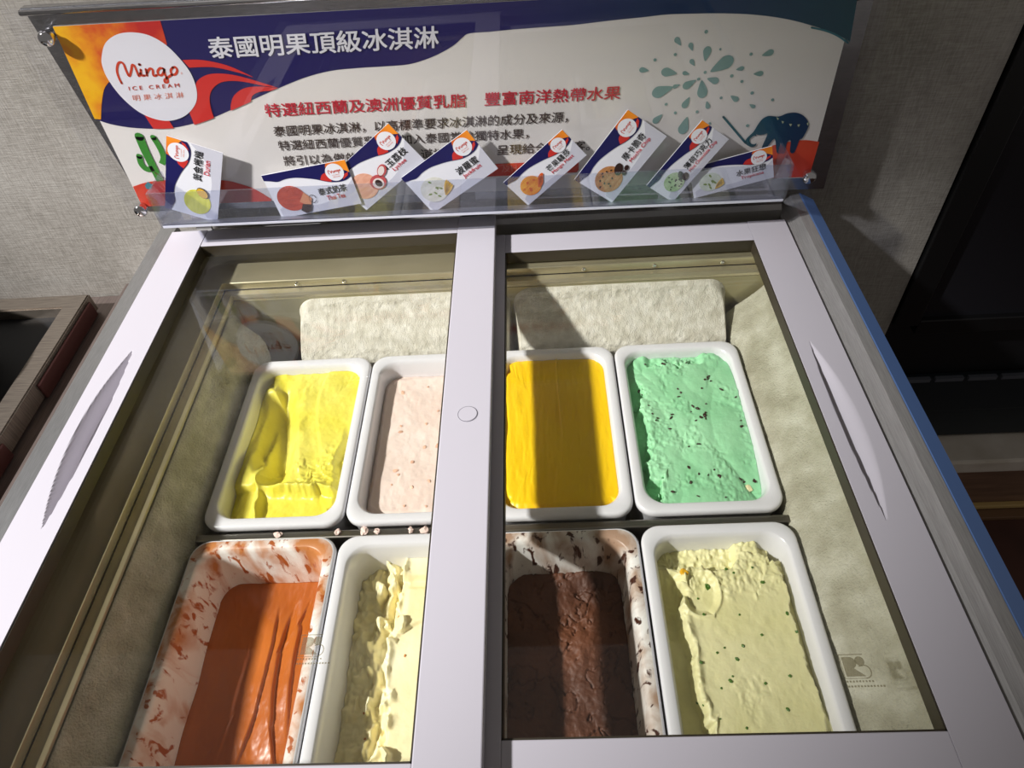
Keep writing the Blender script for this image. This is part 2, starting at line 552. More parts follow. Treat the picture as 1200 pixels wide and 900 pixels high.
# outer aluminium frame
extrude_profile('left_rail', [(-0.5335, -0.070), (-0.5335, -0.012), (-0.5365, -0.008), (-0.560, -0.006), (-0.563, -0.010), (-0.563, -0.070)], 'Y', -0.44, 0.44, ALU, fz)
extrude_profile('right_rail', [(0.4045, -0.070), (0.4045, -0.030), (0.4075, -0.027), (0.4125, -0.024), (0.4205, -0.010), (0.4325, -0.007), (0.4335, -0.070)], 'Y', -0.44, 0.44, ALU_R, fz)
extrude_profile('blue_side_edge', [(0.4330, -0.070), (0.4330, -0.008), (0.4350, -0.008), (0.4585, -0.021), (0.4600, -0.024), (0.4600, -0.070)], 'Y', -0.44, 0.44, BLUE, fz)
extrude_profile('back_rail', [(0.4160, -0.070), (0.4160, -0.020), (0.4220, -0.014), (0.4390, -0.014), (0.4400, -0.070)], 'X', -0.5335, 0.4045, ALU_R, fz)
extrude_profile('front_rail', [(-0.440, -0.070), (-0.440, -0.012), (-0.422, -0.010), (-0.402, -0.014), (-0.402, -0.070)], 'X', -0.5335, 0.4045, ALU, fz)

# stepped mouth frame (lid tracks) round the opening
def ring_steps(name, steps, mat):
    """steps: list of (inset, z) rings from outside in; outer rectangle given below"""
    bm = bmesh.new()
    rows = []
    for (l, r_, bk, fr, z) in steps:
        rows.append([bm.verts.new(fv(p)) for p in ((l, fr, z), (r_, fr, z), (r_, bk, z), (l, bk, z))])
    for a, b in zip(rows, rows[1:]):
        for k in range(4):
            bm.faces.new((a[k], a[(k + 1) % 4], b[(k + 1) % 4], b[k]))
    return from_bm(name, bm, mat, fz)
S0 = [(-0.533, 0.404, 0.4155, -0.401, -0.0455), (-0.449, 0.388, 0.3390, -0.384, -0.0455), (-0.4485, 0.3875, 0.3380, -0.384, -0.0465), (-0.4485, 0.3875, 0.3380, -0.384, -0.058),
      (-0.452, 0.390, 0.342, -0.386, -0.060), (-0.533, 0.404, 0.4155, -0.401, -0.069), (-0.533, 0.404, 0.4155, -0.401, -0.0455)]
ring_steps('lid_track', S0, RIMMETAL)
S1 = [(-0.448, 0.387, 0.3375, -0.382, -0.0595), (-0.436, 0.376, 0.3265, -0.374, -0.0595), (-0.4355, 0.3755, 0.3260, -0.374, -0.0602),
      (-0.4335, 0.3735, 0.3240, -0.372, -0.0640), (-0.4335, 0.3735, 0.3240, -0.372, -0.0688), (-0.448, 0.387, 0.3375, -0.382, -0.0688), (-0.448, 0.387, 0.3375, -0.382, -0.0595)]
ring_steps('mouth_frame', S1, RIMMETAL)
# liner: inner tank
LT, LB = -0.069, -0.285
S2 = [(-0.4325, 0.3725, 0.3230, -0.3685, LT), (-0.4250, 0.3500, 0.3080, -0.3640, LB), (-0.4270, 0.3520, 0.3100, -0.3660, LB - 0.004), (-0.4450, 0.3760, 0.3270, -0.3720, LT)]
lin_o = ring_steps('liner_walls', S2 + [S2[0]], LINER)
box('liner_floor', inf((-0.432, 0.357, -0.370, 0.315, LB - 0.006, LB)), LINER, fz)
# screws along the back of the mouth frame
for x in (-0.335, -0.262, 0.10, 0.205, 0.305):
    bm = bmesh.new()
    bm_cyl(bm, fv((x, 0.3382, -0.0525)), 0.0035, 0.003, 0.0018, '-Y', 16, 0.001)
    from_bm('screw', bm, CHROME, fz, True)

# frost slabs on the tank walls
def frost_slab(name, f, a, b, r, thick, seed, nu=240, nv=120, mat=FROST, gr=0.0035):
    """f(s,t,d) -> world point at width s, height t, distance d off the wall; rounded outline of half size a x b"""
    u, v = np.meshgrid(np.linspace(-1, 1, nu), np.linspace(-1, 1, nv), indexing='ij')
    s, t = rr_map(u, v, a, b, r)
    edge = np.maximum(np.abs(u), np.abs(v))
    d = thick(s / a, t / b) * (1 - sm(edge, 0.95, 1.0)) + ((fbm(s * 26 + 5, t * 52, seed, 3) - 0.5) * 0.006 + (fbm(s * 170 + 5, t * 300, seed + 1, 3) - 0.5) * gr) * (1 - sm(edge, 0.92, 1)) + 0.0005
    V = [fv(f(s[i, j], t[i, j], d[i, j])) for i in range(nu) for j in range(nv)]
    k = len(V)
    V += [fv(f(s[i, j], t[i, j], -0.004)) for i in range(nu) for j in range(nv)]
    F = []
    for i in range(nu - 1):
        for j in range(nv - 1):
            q = (i * nv + j, (i + 1) * nv + j, (i + 1) * nv + j + 1, i * nv + j + 1)
            F.append(q)
            F.append(tuple(k + w for w in q[::-1]))
    rim = [(i, 0) for i in range(nu)] + [(nu - 1, j) for j in range(1, nv)] + [(i, nv - 1) for i in range(nu - 2, -1, -1)] + [(0, j) for j in range(nv - 2, 0, -1)]
    for m in range(len(rim)):
        p, q = rim[m], rim[(m + 1) % len(rim)]
        a_, b_ = p[0] * nv + p[1], q[0] * nv + q[1]
        F.append((a_, k + a_, k + b_, b_))
    return mesh_obj(name, V, F, mat, fz, True)
def back_pt(xc, zc):
    def f(s, t, d):
        z = zc + t
        yw = 0.3230 - (LT - z) / (LT - LB) * 0.015
        return (xc + s, yw - d, z)
    return f
bulge = lambda s, t: 0.006 + 0.062 * sm(-t, -1.0, -0.30)
frost_slab('back_frost', back_pt(-0.176, -0.165), 0.164, 0.094, 0.03, bulge, 3)
frost_slab('back_frost', back_pt(0.1525, -0.165), 0.1600, 0.094, 0.028, bulge, 9)
def left_pt(s, t, d):
    z = -0.176 + t
    return (-0.4325 + (LT - z) / (LT - LB) * 0.0075 + d, -0.028 + s, z)
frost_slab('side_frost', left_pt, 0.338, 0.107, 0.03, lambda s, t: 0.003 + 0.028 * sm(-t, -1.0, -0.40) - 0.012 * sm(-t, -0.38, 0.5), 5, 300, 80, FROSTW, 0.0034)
def right_pt(s, t, d):
    z = -0.176 + t
    return (0.3725 - (LT - z) / (LT - LB) * 0.0225 - d, -0.020 + s, z)
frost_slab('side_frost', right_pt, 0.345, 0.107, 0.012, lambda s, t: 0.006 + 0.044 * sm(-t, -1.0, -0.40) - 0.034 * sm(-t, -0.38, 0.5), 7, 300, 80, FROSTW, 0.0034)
# steel divider between the two rows of pans
bm = bmesh.new()
bm_box(bm, *inf((-0.405, 0.325, -0.060, -0.049, -0.175, -0.128)), bevel=0.002)
bm_box(bm, *inf((-0.405, 0.325, -0.056, -0.053, -0.285, -0.15)))
from_bm('divider_bar', bm, STEEL, fz)

# ------------------------------------------------------------------ sliding lids
def rail_with_grip(name, x0, x1, y0, y1, z0, z1, tips, outer, inner, depth, deep_in, parent, org):
    """lid side rail whose top face carries a crescent finger recess; outer/inner: bulge in x of the two arcs"""
    nx, ny = 46, 260
    X, Y = np.linspace(x0, x1, nx), np.linspace(y0, y1, ny)
    V, F = [], []
    for j, y in enumerate(Y):
        t = (y - tips[0][1]) / (tips[1][1] - tips[0][1])
        for i, x in enumerate(X):
            z = z1
            if 0 < t < 1:
                base = tips[0][0] + (tips[1][0] - tips[0][0]) * t
                w = 4 * t * (1 - t)
                a, b = base + outer * w, base + inner * w
                if abs(b - a) > 1e-4:
                    s = (x - a) / (b - a)
                    if 0 < s < 1:
                        z = z1 - depth * min(1, w * 1.4) * (float(sm(np.array(s), 0, deep_in)) * float(1 - sm(np.array(s), 0.9, 1.0)))
            V.append((x - org[0], y - org[1], z - org[2]))
    for j in range(ny - 1):
        for i in range(nx - 1):
            F.append((j * nx + i, j * nx + i + 1, (j + 1) * nx + i + 1, (j + 1) * nx + i))
    k = len(V)
    rim = [(0, i) for i in range(nx)] + [(j, nx - 1) for j in range(1, ny)] + [(ny - 1, i) for i in range(nx - 2, -1, -1)] + [(j, 0) for j in range(ny - 2, 0, -1)]
    for (j, i) in rim:
        V.append((X[i] - org[0], Y[j] - org[1], z0 - org[2]))
    for m in range(len(rim)):
        a, b = rim[m], rim[(m + 1) % len(rim)]
        F.append((a[0] * nx + a[1], k + m, k + (m + 1) % len(rim), b[0] * nx + b[1]))
    F.append(tuple(range(k + len(rim) - 1, k - 1, -1)))
    o = mesh_obj(name, V, F, WHITE, parent)
    bm = bmesh.new(); bm.from_mesh(o.data); bmesh.ops.recalc_face_normals(bm, faces=bm.faces); bm.to_mesh(o.data); bm.free()
    return o

def etched_mark(parent, cx, cy, z, s, org, mat):
    """small maker's mark on the pane: a rounded square outline with the two letter shapes"""
    P = lambda pts: [(cx + s * a - org[0], cy + s * b - org[1]) for (a, b) in pts]
    arc = lambda x, y, r, a0, a1, n=14: [(x + r * math.cos(R(a0 + (a1 - a0) * k / n)), y + r * math.sin(R(a0 + (a1 - a0) * k / n))) for k in range(n + 1)]
    loops = [[(-0.42, 0.40), (-0.10, 0.40)] + arc(-0.10, 0.16, 0.24, 90, -60) + [(-0.02, -0.08), (0.40, -0.42), (-0.42, -0.42)],
             arc(0.30, 0.22, 0.20, 0, 350, 24),
             [(-0.52, 0.52), (0.50, 0.52), (0.50, 0.48), (-0.52, 0.48)],
             ribbon([(-0.50, 0.48), (-0.50, -0.50), (0.40, -0.50)], 0.035)[:],
             ribbon(arc(0.36, -0.22, 0.28, -90, 70) + [(0.2, 0.0)], 0.05),
             ]
    for k in range(9):
        loops.append([(-0.5 + k * 0.13, -0.66), (-0.42 + k * 0.13, -0.66), (-0.42 + k * 0.13, -0.58), (-0.5 + k * 0.13, -0.58)])
    for k in range(12):
        loops.append([(-0.5 + k * 0.13, -0.86), (-0.41 + k * 0.13, -0.86), (-0.41 + k * 0.13, -0.78), (-0.5 + k * 0.13, -0.78)])
    bm = bmesh.new()
    for lp in loops:
        f = bm.faces.new([bm.verts.new((p[0], p[1], z - org[2])) for p in P(lp)])
        bmesh.ops.triangulate(bm, faces=[f])
    return from_bm('etched_mark', bm, mat, parent)
ETCH = pane_mat('etched_glass', lin(208, 204, 190), 0.03, 0.5, 0.4, haze=(lin(130, 122, 98), 0.32))

def lid(name, label, X, Y, z1, th, mark, grip, org):
    """X: outer left, inner left, inner right, outer right; Y: outer front, inner front, inner back, outer back"""
    o = tag(empty(name, org), label, 'freezer lid')
    z0 = z1 - th
    rel = lambda b: tuple(c - q for c, q in zip(b, (org[0], org[0], org[1], org[1], org[2], org[2])))
    def side(x0, x1, g):
        if g: rail_with_grip('side_rail', x0, x1, Y[0], Y[3], z0, z1, *g, o, org)
        else: box('side_rail', rel((x0, x1, Y[0], Y[3], z0, z1)), WHITE, o, 0.0012)
    side(X[0], X[1], grip[0])
    side(X[2], X[3], grip[1])
    box('back_rail', rel((X[1], X[2], Y[2], Y[3], z0, z1 - 0.0006)), WHITE, o, 0.0010)
    box('front_rail', rel((X[1], X[2], Y[0], Y[1], z0, z1 - 0.0006)), WHITE, o, 0.0010)
    bm = bmesh.new()
    w, zz = 0.0016, (z0 + 0.0005, z1 - 0.0015)
    for b in ((X[1], X[1] + w, Y[1], Y[2]), (X[2] - w, X[2], Y[1], Y[2]), (X[1], X[2], Y[2] - w, Y[2]), (X[1], X[2], Y[1], Y[1] + w)):
        bm_box(bm, *rel(b + zz))
    from_bm('gasket', bm, GASKET, o)
    gz = z0 + 0.003
    box('glass_pane', rel((X[1] - 0.006, X[2] + 0.006, Y[1] - 0.006, Y[2] + 0.006, gz - 0.002, gz + 0.002)), GLASS, o)
    etched_mark(o, mark[0], mark[1], gz + 0.0023, mark[2], org, ETCH)
    return o, rel

l1, rel = lid('sliding_lid', 'white framed glass lid with a round plug on its rail, above the yellow pan',
              (-0.5319, -0.4760, -0.0850, -0.0289), (-0.392, -0.3435, 0.3740, 0.4140), 0.0, 0.020,
              (-0.1905, -0.2400, 0.020), ([((-0.4945, -0.113), (-0.4965, 0.151)), -0.0205, 0.0060, 0.0300, 0.42], None), (-0.2800, 0.015, -0.020))
bm = bmesh.new()
bm_cyl(bm, (-0.055 + 0.28, 0.018 - 0.015, 0.020), 0.0108, 0.0105, 0.0008, seg=40)
from_bm('screw_plug', bm, WHITE, l1, False)
bm = bmesh.new()
bm_cyl(bm, (-0.055 + 0.28, 0.018 - 0.015, 0.0199), 0.0116, 0.0116, 0.0004, seg=40)
from_bm('plug_seam', bm, plain('seam_grey', lin(120, 118, 124), 0.6), l1)

ZR = -0.022
l2, rel = lid('sliding_lid', 'white framed glass sliding lid above the mango and mint pans, slid lower than the other',
              (-0.0700, -0.0155, 0.3480, 0.4030), (-0.3660, -0.3216, 0.3485, 0.3930), ZR, 0.020,
              (0.2960, -0.2630, 0.021), (None, [((0.3690, -0.128), (0.3660, 0.134)), 0.0205, -0.0050, 0.008, 0.8]), (0.1700, 0.010, ZR - 0.020))

# ------------------------------------------------------------------ pans and ice cream
PW, PD, PH = 0.088, 0.14385, 0.150          # half width, half depth, height
ZB, ZF = -0.1185, -0.1167
def pan_section(depth):
    """half sizes and corner radius of the inside at a depth below the rim"""
    t = min(max(depth, 0), PH) / PH
    return PW - 0.0125 - 0.010 * t - 0.002 * min(1, depth / 0.006), PD - 0.0135 - 0.014 * t - 0.002 * min(1, depth / 0.006), 0.026 - 0.006 * t

def stain_mat(name, rgb, amount, film):
    """pan wall with dried ice cream left on it"""
    m, nt, p = new_mat(name)
    tc = N(nt, 'ShaderNodeTexCoord')
    mp = N(nt, 'ShaderNodeMapping'); mp.inputs['Scale'].default_value = (1, 0.9, 0.35)
    L(nt, tc.outputs['Object'], mp.inputs[0])
    def nz(sc, det, seedoff):
        n = N(nt, 'ShaderNodeTexNoise'); n.inputs['Scale'].default_value = sc; n.inputs['Detail'].default_value = det
        n.inputs['Distortion'].default_value = 0.6
        L(nt, mp.outputs[0], n.inputs['Vector'])
        return n.outputs['Fac']
    big = nz(95, 10, 0)
    thin = nz(26, 9, 1)
    r1 = ramp(nt, [(amount - 0.01, (0, 0, 0, 1)), (amount + 0.05, (1, 1, 1, 1))])
    L(nt, big, r1.inputs[0])
    r2 = ramp(nt, [(0.42, lin(238, 236, 232)), (0.62, film)])
    L(nt, thin, r2.inputs[0])
    mc = N(nt, 'ShaderNodeMix', data_type='RGBA')
    L(nt, r1.outputs[0], mc.inputs[0])
    L(nt, r2.outputs[0], mc.inputs[6])
    mc.inputs[7].default_value = rgb
    L(nt, mc.outputs[2], p.inputs['Base Color'])
    p.inputs['Roughness'].default_value = 0.4
    return m

def make_pan(name, label, c, zrim, inner=None):
    n = 8
    rings = [(PW - 0.010, PD - 0.010, 0.020, -PH), (PW - 0.004, PD - 0.004, 0.022, -0.016), (PW - 0.001, PD - 0.001, 0.022, -0.0105), (PW, PD, 0.0225, -0.0085), (PW, PD, 0.0225, -0.003),
             (PW - 0.0012, PD - 0.0012, 0.022, -0.0008), (PW - 0.003, PD - 0.003, 0.0215, 0.0)]
    a, b, r = pan_section(0)
    rings += [(a + 0.0015, b + 0.0015, r + 0.001, 0.0), (a, b, r, -0.0012)]
    ninner = len(rings) - 1
    for d in (0.006, 0.03, 0.07, 0.11, PH - 0.012):
        a, b, r = pan_section(d)
        rings.append((a, b, r, -d))
    a, b, r = pan_section(PH)
    rings += [(a - 0.006, b - 0.006, r, -PH + 0.005)]
    V, F, M = [], [], []
    for (a, b, r, z) in rings:
        V += [(x, y, z) for (x, y) in rr_loop(a, b, r, n)]
    m = 4 * (n + 1)
    for i in range(len(rings) - 1):
        for k in range(m):
            F.append((i * m + k, i * m + (k + 1) % m, (i + 1) * m + (k + 1) % m, (i + 1) * m + k))
            M.append(1 if inner and i >= ninner - 2 else 0)
    F.append(tuple(range(m))[::-1]); M.append(0)
    q = (len(rings) - 1) * m
    F.append(tuple(q + k for k in range(m))); M.append(1 if inner else 0)
    o = mesh_obj(name, V, F, PAN, None, True, (c[0], c[1], zrim), [PAN] + ([inner] if inner else []), M)
    bm = bmesh.new(); bm.from_mesh(o.data); bmesh.ops.recalc_face_normals(bm, faces=bm.faces); bm.to_mesh(o.data); bm.free()
    return tag(o, label, 'food pan', 'white ice cream pans')

NU, NV = 130, 210
def make_ice(name, label, c, zrim, hfun, mat):
    u, v = np.meshgrid(np.linspace(-1, 1, NU), np.linspace(-1, 1, NV), indexing='ij')
    h = hfun(u, v)
    t = np.clip(-h, 0, PH) / PH
    x, y = rr_map(u, v, 1.0 * (PW - 0.0146), 1.0 * (PD - 0.0156), 0.024)
    kx = (PW - 0.0146 - 0.010 * t) / (PW - 0.0146)
    ky = (PD - 0.0156 - 0.014 * t) / (PD - 0.0156)
    x, y = x * kx, y * ky
    V = np.stack([x, y, h], 2).reshape(-1, 3).tolist()
    F = []
    for i in range(NU - 1):
        for j in range(NV - 1):
            F.append((i * NV + j, (i + 1) * NV + j, (i + 1) * NV + j + 1, i * NV + j + 1))
    rim = [(i, 0) for i in range(NU)] + [(NU - 1, j) for j in range(1, NV)] + [(i, NV - 1) for i in range(NU - 2, -1, -1)] + [(0, j) for j in range(NV - 2, 0, -1)]
    k = len(V)
    for (i, j) in rim:
        V.append((x[i, j] * 0.90, y[i, j] * 0.93, -PH + 0.007))
    nr = len(rim)
    for m in range(nr):
        a, b = rim[m], rim[(m + 1) % nr]
        F.append((a[0] * NV + a[1], k + m, k + (m + 1) % nr, b[0] * NV + b[1]))
    F.append(tuple(range(k + nr - 1, k - 1, -1)))
    o = mesh_obj(name, V, F, mat, None, True, (c[0], c[1], zrim))
    bm = bmesh.new(); bm.from_mesh(o.data); bmesh.ops.recalc_face_normals(bm, faces=bm.faces); bm.to_mesh(o.data); bm.free()
    def at(uu, vv):
        hh = float(hfun(np.array([[uu]]), np.array([[vv]]))[0, 0])
        xx, yy = rr_map(np.array([[uu]]), np.array([[vv]]), PW - 0.0146, PD - 0.0156, 0.024)
        tt = -hh / PH
        return (float(xx[0, 0]) * (PW - 0.0146 - 0.010 * tt) / (PW - 0.0146), float(yy[0, 0]) * (PD - 0.0156 - 0.014 * tt) / (PD - 0.0156), hh)
    return tag(o, label, 'ice cream'), at

def blob_mesh(name, rx, ry, rz, seed, rough=0.35, mat=None):
    bm = bmesh.new()
    bmesh.ops.create_icosphere(bm, subdivisions=2, radius=1.0)
    rs = random.Random(seed)
    for w in bm.verts:
        k = 1 + rough * (rs.random() - 0.5)
        w.co = Vector((w.co.x * rx * k, w.co.y * ry * k, w.co.z * rz * k))
    me = bpy.data.meshes.new(name)
    bm.to_mesh(me); bm.free()
    me.materials.append(mat)
    return me

def sprinkle(parent, at, name, spots, meshes, seed, sink=0.0003, kind=None):
    rs = random.Random(seed)
    for k, (uu, vv) in enumerate(spots):
        o = bpy.data.objects.new(name, meshes[k % len(meshes)])
        COL.objects.link(o)
        o.parent = parent
        p = at(uu, vv)
        o.location = (p[0], p[1], p[2] + sink)
        o.rotation_euler = (rs.uniform(-0.3, 0.3), rs.uniform(-0.3, 0.3), rs.uniform(0, 6.28))
        s = rs.uniform(0.7, 1.25)
        o.scale = (s, s, s)

xs_l = [-0.3952 + PW, -0.3952 + 0.1784 + PW]
xs_r = [0.3133 - 0.1784 - PW, 0.3133 - PW]
yb_c, yf_c = 0.2406 - PD, 0.2406 - 2 * PD - 0.017 - PD

# durian
def h_durian(u, v):
    n = fbm(u * 2.5 + 4, v * 3.5 + 2, 11, 4) - 0.5
    wv = u + 0.16 * v + 0.10 * np.sin(2.6 * v + 0.6) + 0.05 * n
    h = -0.013 + 0.006 * n
    bowl = (1 - sm(np.sqrt(((wv + 0.42) / 0.50) ** 2 + ((v - 0.10) / 0.86) ** 2), 0.35, 1.0))
    h = h - 0.034 * bowl
    h = h + 0.007 * sm(wv, 0.02, 0.10) * (1 - sm(wv, 0.10, 0.34)) * sm(v, -0.75, -0.5) * (0.3 + n * 0.8)
    step = sm(-v - 0.10 * u - 0.16 * n, 0.60, 0.66)
    h = h * (1 - step) + step * (-0.024 + 0.004 * n)
    h = h + 0.011 * np.exp(-((v + 0.62 + 0.05 * u + 0.08 * n) / 0.05) ** 2) * sm(u, -0.55, -0.2) * (0.5 + 1.6 * (n + 0.3))
    h = h + 0.012 * np.exp(-((u + 0.62 + 0.22 * v + 0.1 * n) / 0.07) ** 2) * sm(-v, -0.5, 0.1) * (0.4 + 1.5 * (n + 0.35))
    a1 = np.sqrt(((wv + 0.52) / 0.42) ** 2 + ((v - 0.12) / 0.80) ** 2) + 0.10 * n
    h = h + 0.0040 * (sm(a1, 0.52, 0.60) - 0.5) * bowl + 0.0022 * (sm(a1, 0.78, 0.84) - 0.5) * bowl
    h = h + 0.0025 * (sm(u + 0.18 * np.sin(2.5 * v) + 0.1 * n, 0.38, 0.46) - 0.5) * sm(v, -0.5, -0.2)
    chunk = np.exp(-(((u + 0.74) / 0.14) ** 2 + ((v - 0.70) / 0.10) ** 2))
    h = h + 0.016 * chunk
    h = h - 0.010 * sm(-u + 0.12 * n, 0.82, 0.98)
    h = h - 0.013 * sm(u + 0.2 * n, 0.80, 0.93) * sm(-v, -0.25, 0.1)
    n3 = fbm(u * 12, v * 18, 14, 3) - 0.5
    torn = sm(-v + 0.5 * u + 0.5 * n, 0.30, 0.50) * (1 - step) * sm(wv, -0.1, 0.1)
    return h + 0.0008 * (fbm(u * 9, v * 13, 4, 3) - 0.5) + 0.0065 * n3 * torn
def h_lychee(u, v):
    n = fbm(u * 2.5, v * 4, 21, 3) - 0.5
    return -0.0235 + 0.0035 * n + 0.0012 * (fbm(u * 9, v * 13, 5, 3) - 0.5) - 0.006 * sm(np.maximum(np.abs(u), np.abs(v)) + 0.08 * n, 0.90, 1.0)
def h_mango(u, v):
    n = fbm(u * 5, v * 2.2, 31, 5) - 0.5
    h = -0.009 + 0.0022 * n + 0.0012 * (fbm(u * 16, v * 5, 8, 3) - 0.5)
    h = h + 0.0022 * np.exp(-((u - 0.12 + 0.04 * np.sin(2 * v)) / 0.012) ** 2) * sm(v, -0.2, 0.1)
    return h - 0.012 * sm(-u - 0.10 * n, 0.90, 1.0) - 0.004 * sm(-v, 0.92, 1.0)
def plates(u, v, items, warp, soft=0.004):
    """overlapping tilted slabs left by a scoop: the upper envelope of gently domed planes"""
    out = None
    for (cu, cv, gx, gy, top, ku, kv) in items:
        a, b = u - cu + 0.10 * warp, v - cv + 0.07 * warp
        z = top + gx * a + gy * b - ku * a * a - kv * b * b
        out = z if out is None else np.maximum(out, z)
    return out
MINT_PLATES = []
_r = random.Random(17)
for _k in range(26):
    MINT_PLATES.append((_r.uniform(-0.75, 0.9), _r.uniform(-0.95, 0.95), _r.uniform(-0.010, 0.010), _r.uniform(-0.012, 0.012), _r.uniform(-0.0095, -0.0065), _r.uniform(0.010, 0.035), _r.uniform(0.010, 0.045)))
def h_mint(u, v):
    n = fbm(u * 2 + 9, v * 2.6, 41, 3) - 0.5
    n2 = fbm(u * 7 + 1, v * 10, 45, 4) - 0.5
    n3 = fbm(u * 16 + 1, v * 24, 46, 3) - 0.5
    h = plates(u, v, MINT_PLATES, 2 * n + 1.2 * n2)
    torn = sm(fbm(u * 3 + 3, v * 4 + 8, 47, 3), 0.52, 0.62)
    h = h + 0.0008 * n2 + 0.0040 * n3 * torn
    tr = sm(-u - 0.34 * n2 - 0.05 * np.sin(9 * v), 0.80, 0.86) * sm(-v, -0.72, -0.4)
    h = h - 0.018 * tr + 0.012 * np.abs(n2) * np.exp(-((-u - 0.74 - 0.2 * n2) / 0.10) ** 2) * sm(-v, -0.3, 0.2)
    h = h - 0.007 * sm(v + 0.3 * n2, 0.84, 0.89) * (1 - sm(np.abs(u + 0.05), 0.45, 0.6))
    return np.clip(h, -0.05, -0.0015)
def h_thai(u, v):
    n = fbm(u * 3, v * 3, 51, 4) - 0.5
    h = -0.071 - 0.008 * sm(-v, -0.5, 0.9) + 0.003 * n
    # long curved spatula strokes that overlap like shingles
    for (u0, c, w, d, a, b) in ((0.42, -0.30, 0.22, 0.0060, -0.9, 0.75), (0.66, -0.22, 0.16, 0.0045, -0.5, 0.85), (0.02, 0.22, 0.30, 0.0050, -0.8, 0.80), (-0.35, 0.15, 0.26, 0.0040, -0.6, 0.45)):
        q = u - u0 - c * (0.5 - (v - 0.25) ** 2) + 0.03 * n
        m = sm(v, a - 0.2, a + 0.5) * (1 - sm(v + 0.3 * q, b - 0.35, b + 0.02))
        h = h + d * m * (1 - sm(q, 0.0, 0.035)) * sm(q, -w * 1.6, 0.0)
    h = h + 0.009 * sm(u, 0.76, 0.97)
    h = h + 0.005 * sm(-u, 0.75, 1.0) * sm(-v, 0.0, 0.5)
    return h + 0.0006 * (fbm(u * 12, v * 8, 53, 3) - 0.5)
def h_cream(u, v):
    n = fbm(u * 2.5, v * 3.5, 61, 3) - 0.5
    n2 = fbm(u * 6 + 3, v * 9, 62, 3) - 0.5
    h = -0.037 - 0.004 * sm(-v, -0.4, 0.6) + 0.0015 * n
    edge = u + 0.40 * n + 0.10 * n2 + 0.08 * np.sin(4 * v + 1)
    rough = 1 - sm(edge, -0.34, -0.24)
    h = h - 0.018 * rough + rough * (0.020 * np.abs(n2) + 0.014 * n)
    ledge = sm(edge, -0.62, -0.56) * (1 - sm(edge, -0.50, -0.42))
    h = h + 0.013 * ledge * (0.6 + 1.2 * n2)
    h = h + 0.007 * np.exp(-((edge + 0.22) / 0.06) ** 2) * np.clip(0.3 + 3.0 * n2, 0, 1.4)
    h = h + 0.010 * sm(v + 0.05 * n, 0.80, 0.84) * sm(u, -0.60, -0.45)
    arc = v - 0.30 + 0.16 * (u - 0.35) ** 2 * 3
    h = h + 0.004 * sm(arc, 0.10, 0.13) * sm(u, -0.20, -0.05) * (1 - sm(v, 0.70, 0.76))
    for (cu, cv, ru, rv, d) in ((-0.62, 0.74, 0.11, 0.07, 0.022), (-0.40, 0.80, 0.10, 0.08, 0.018), (-0.28, -0.74, 0.17, 0.10, 0.014), (-0.50, 0.42, 0.10, 0.06, 0.014), (-0.15, 0.36, 0.09, 0.08, 0.009), (-0.60, -0.30, 0.08, 0.10, 0.012)):
        q = np.sqrt(((u - cu) / ru) ** 2 + ((v - cv) / rv) ** 2) + 1.1 * n2
        h = h + d * (1 - sm(q, 0.75, 1.0)) * (0.75 + 0.25 * (u - cu) / ru)
    return h
def h_mocha(u, v):
    n = fbm(u * 4, v * 6, 71, 5) - 0.5
    n2 = fbm(u * 9, v * 13, 72, 4) - 0.5
    h = -0.071 + 0.007 * n + 0.0022 * n2
    h = h - 0.003 * np.exp(-((fbm(u * 2.5 + 2, v * 4 + 1, 73, 4) - 0.5) / 0.015) ** 2)
    return h + 0.006 * sm(v, 0.85, 1.0) * sm(u, -0.9, -0.5)
def h_trop(u, v):
    n = fbm(u * 3, v * 4, 81, 5) - 0.5
    n2 = fbm(u * 9, v * 13, 82, 4) - 0.5
    h = -0.0145 + 0.004 * n * (0.3 + sm(v, 0.3, 0.7)) + 0.001 * n2
    bank = u + 0.22 * n + 0.11 * n2 + 0.05 * v
    h = h - 0.024 * (1 - sm(bank, -0.78, -0.66)) * (1 - sm(v, 0.55, 0.75))
    h = h + 0.004 * np.clip(0.6 + 3 * n2, 0, 1.3) * np.exp(-((bank + 0.62) / 0.05) ** 2) * (1 - sm(v, 0.6, 0.8))
    arc = np.sqrt(((u + 0.42) / 0.30) ** 2 + ((v - 0.52) / 0.22) ** 2)
    h = h - 0.004 * (1 - sm(arc, 0.7, 1.0)) + 0.0025 * np.exp(-((arc - 1.05) / 0.06) ** 2)
    crest = sm(v + 0.25 * n + 0.08 * n2 - 0.10 * sm(u, 0.2, 0.35) , 0.74, 0.80)
    h = h - 0.016 * crest * (1 - 0.75 * sm(u, 0.2, 0.3) * (1 - sm(u, 0.6, 0.7)))
    h = h - 0.015 * sm(u + 0.22 * n + 0.08 * n2, 0.86, 0.92) * (1 - 0.6 * sm(-v, 0.2, 0.6))
    n3 = fbm(u * 15, v * 22, 83, 3) - 0.5
    h = h + (0.008 * np.abs(n2) + 0.004 * n3) * sm(v + 0.3 * n, 0.42, 0.6)
    h = h + 0.003 * n3 * sm(fbm(u * 2, v * 3, 84, 2), 0.58, 0.66)
    return np.minimum(h, -0.003)

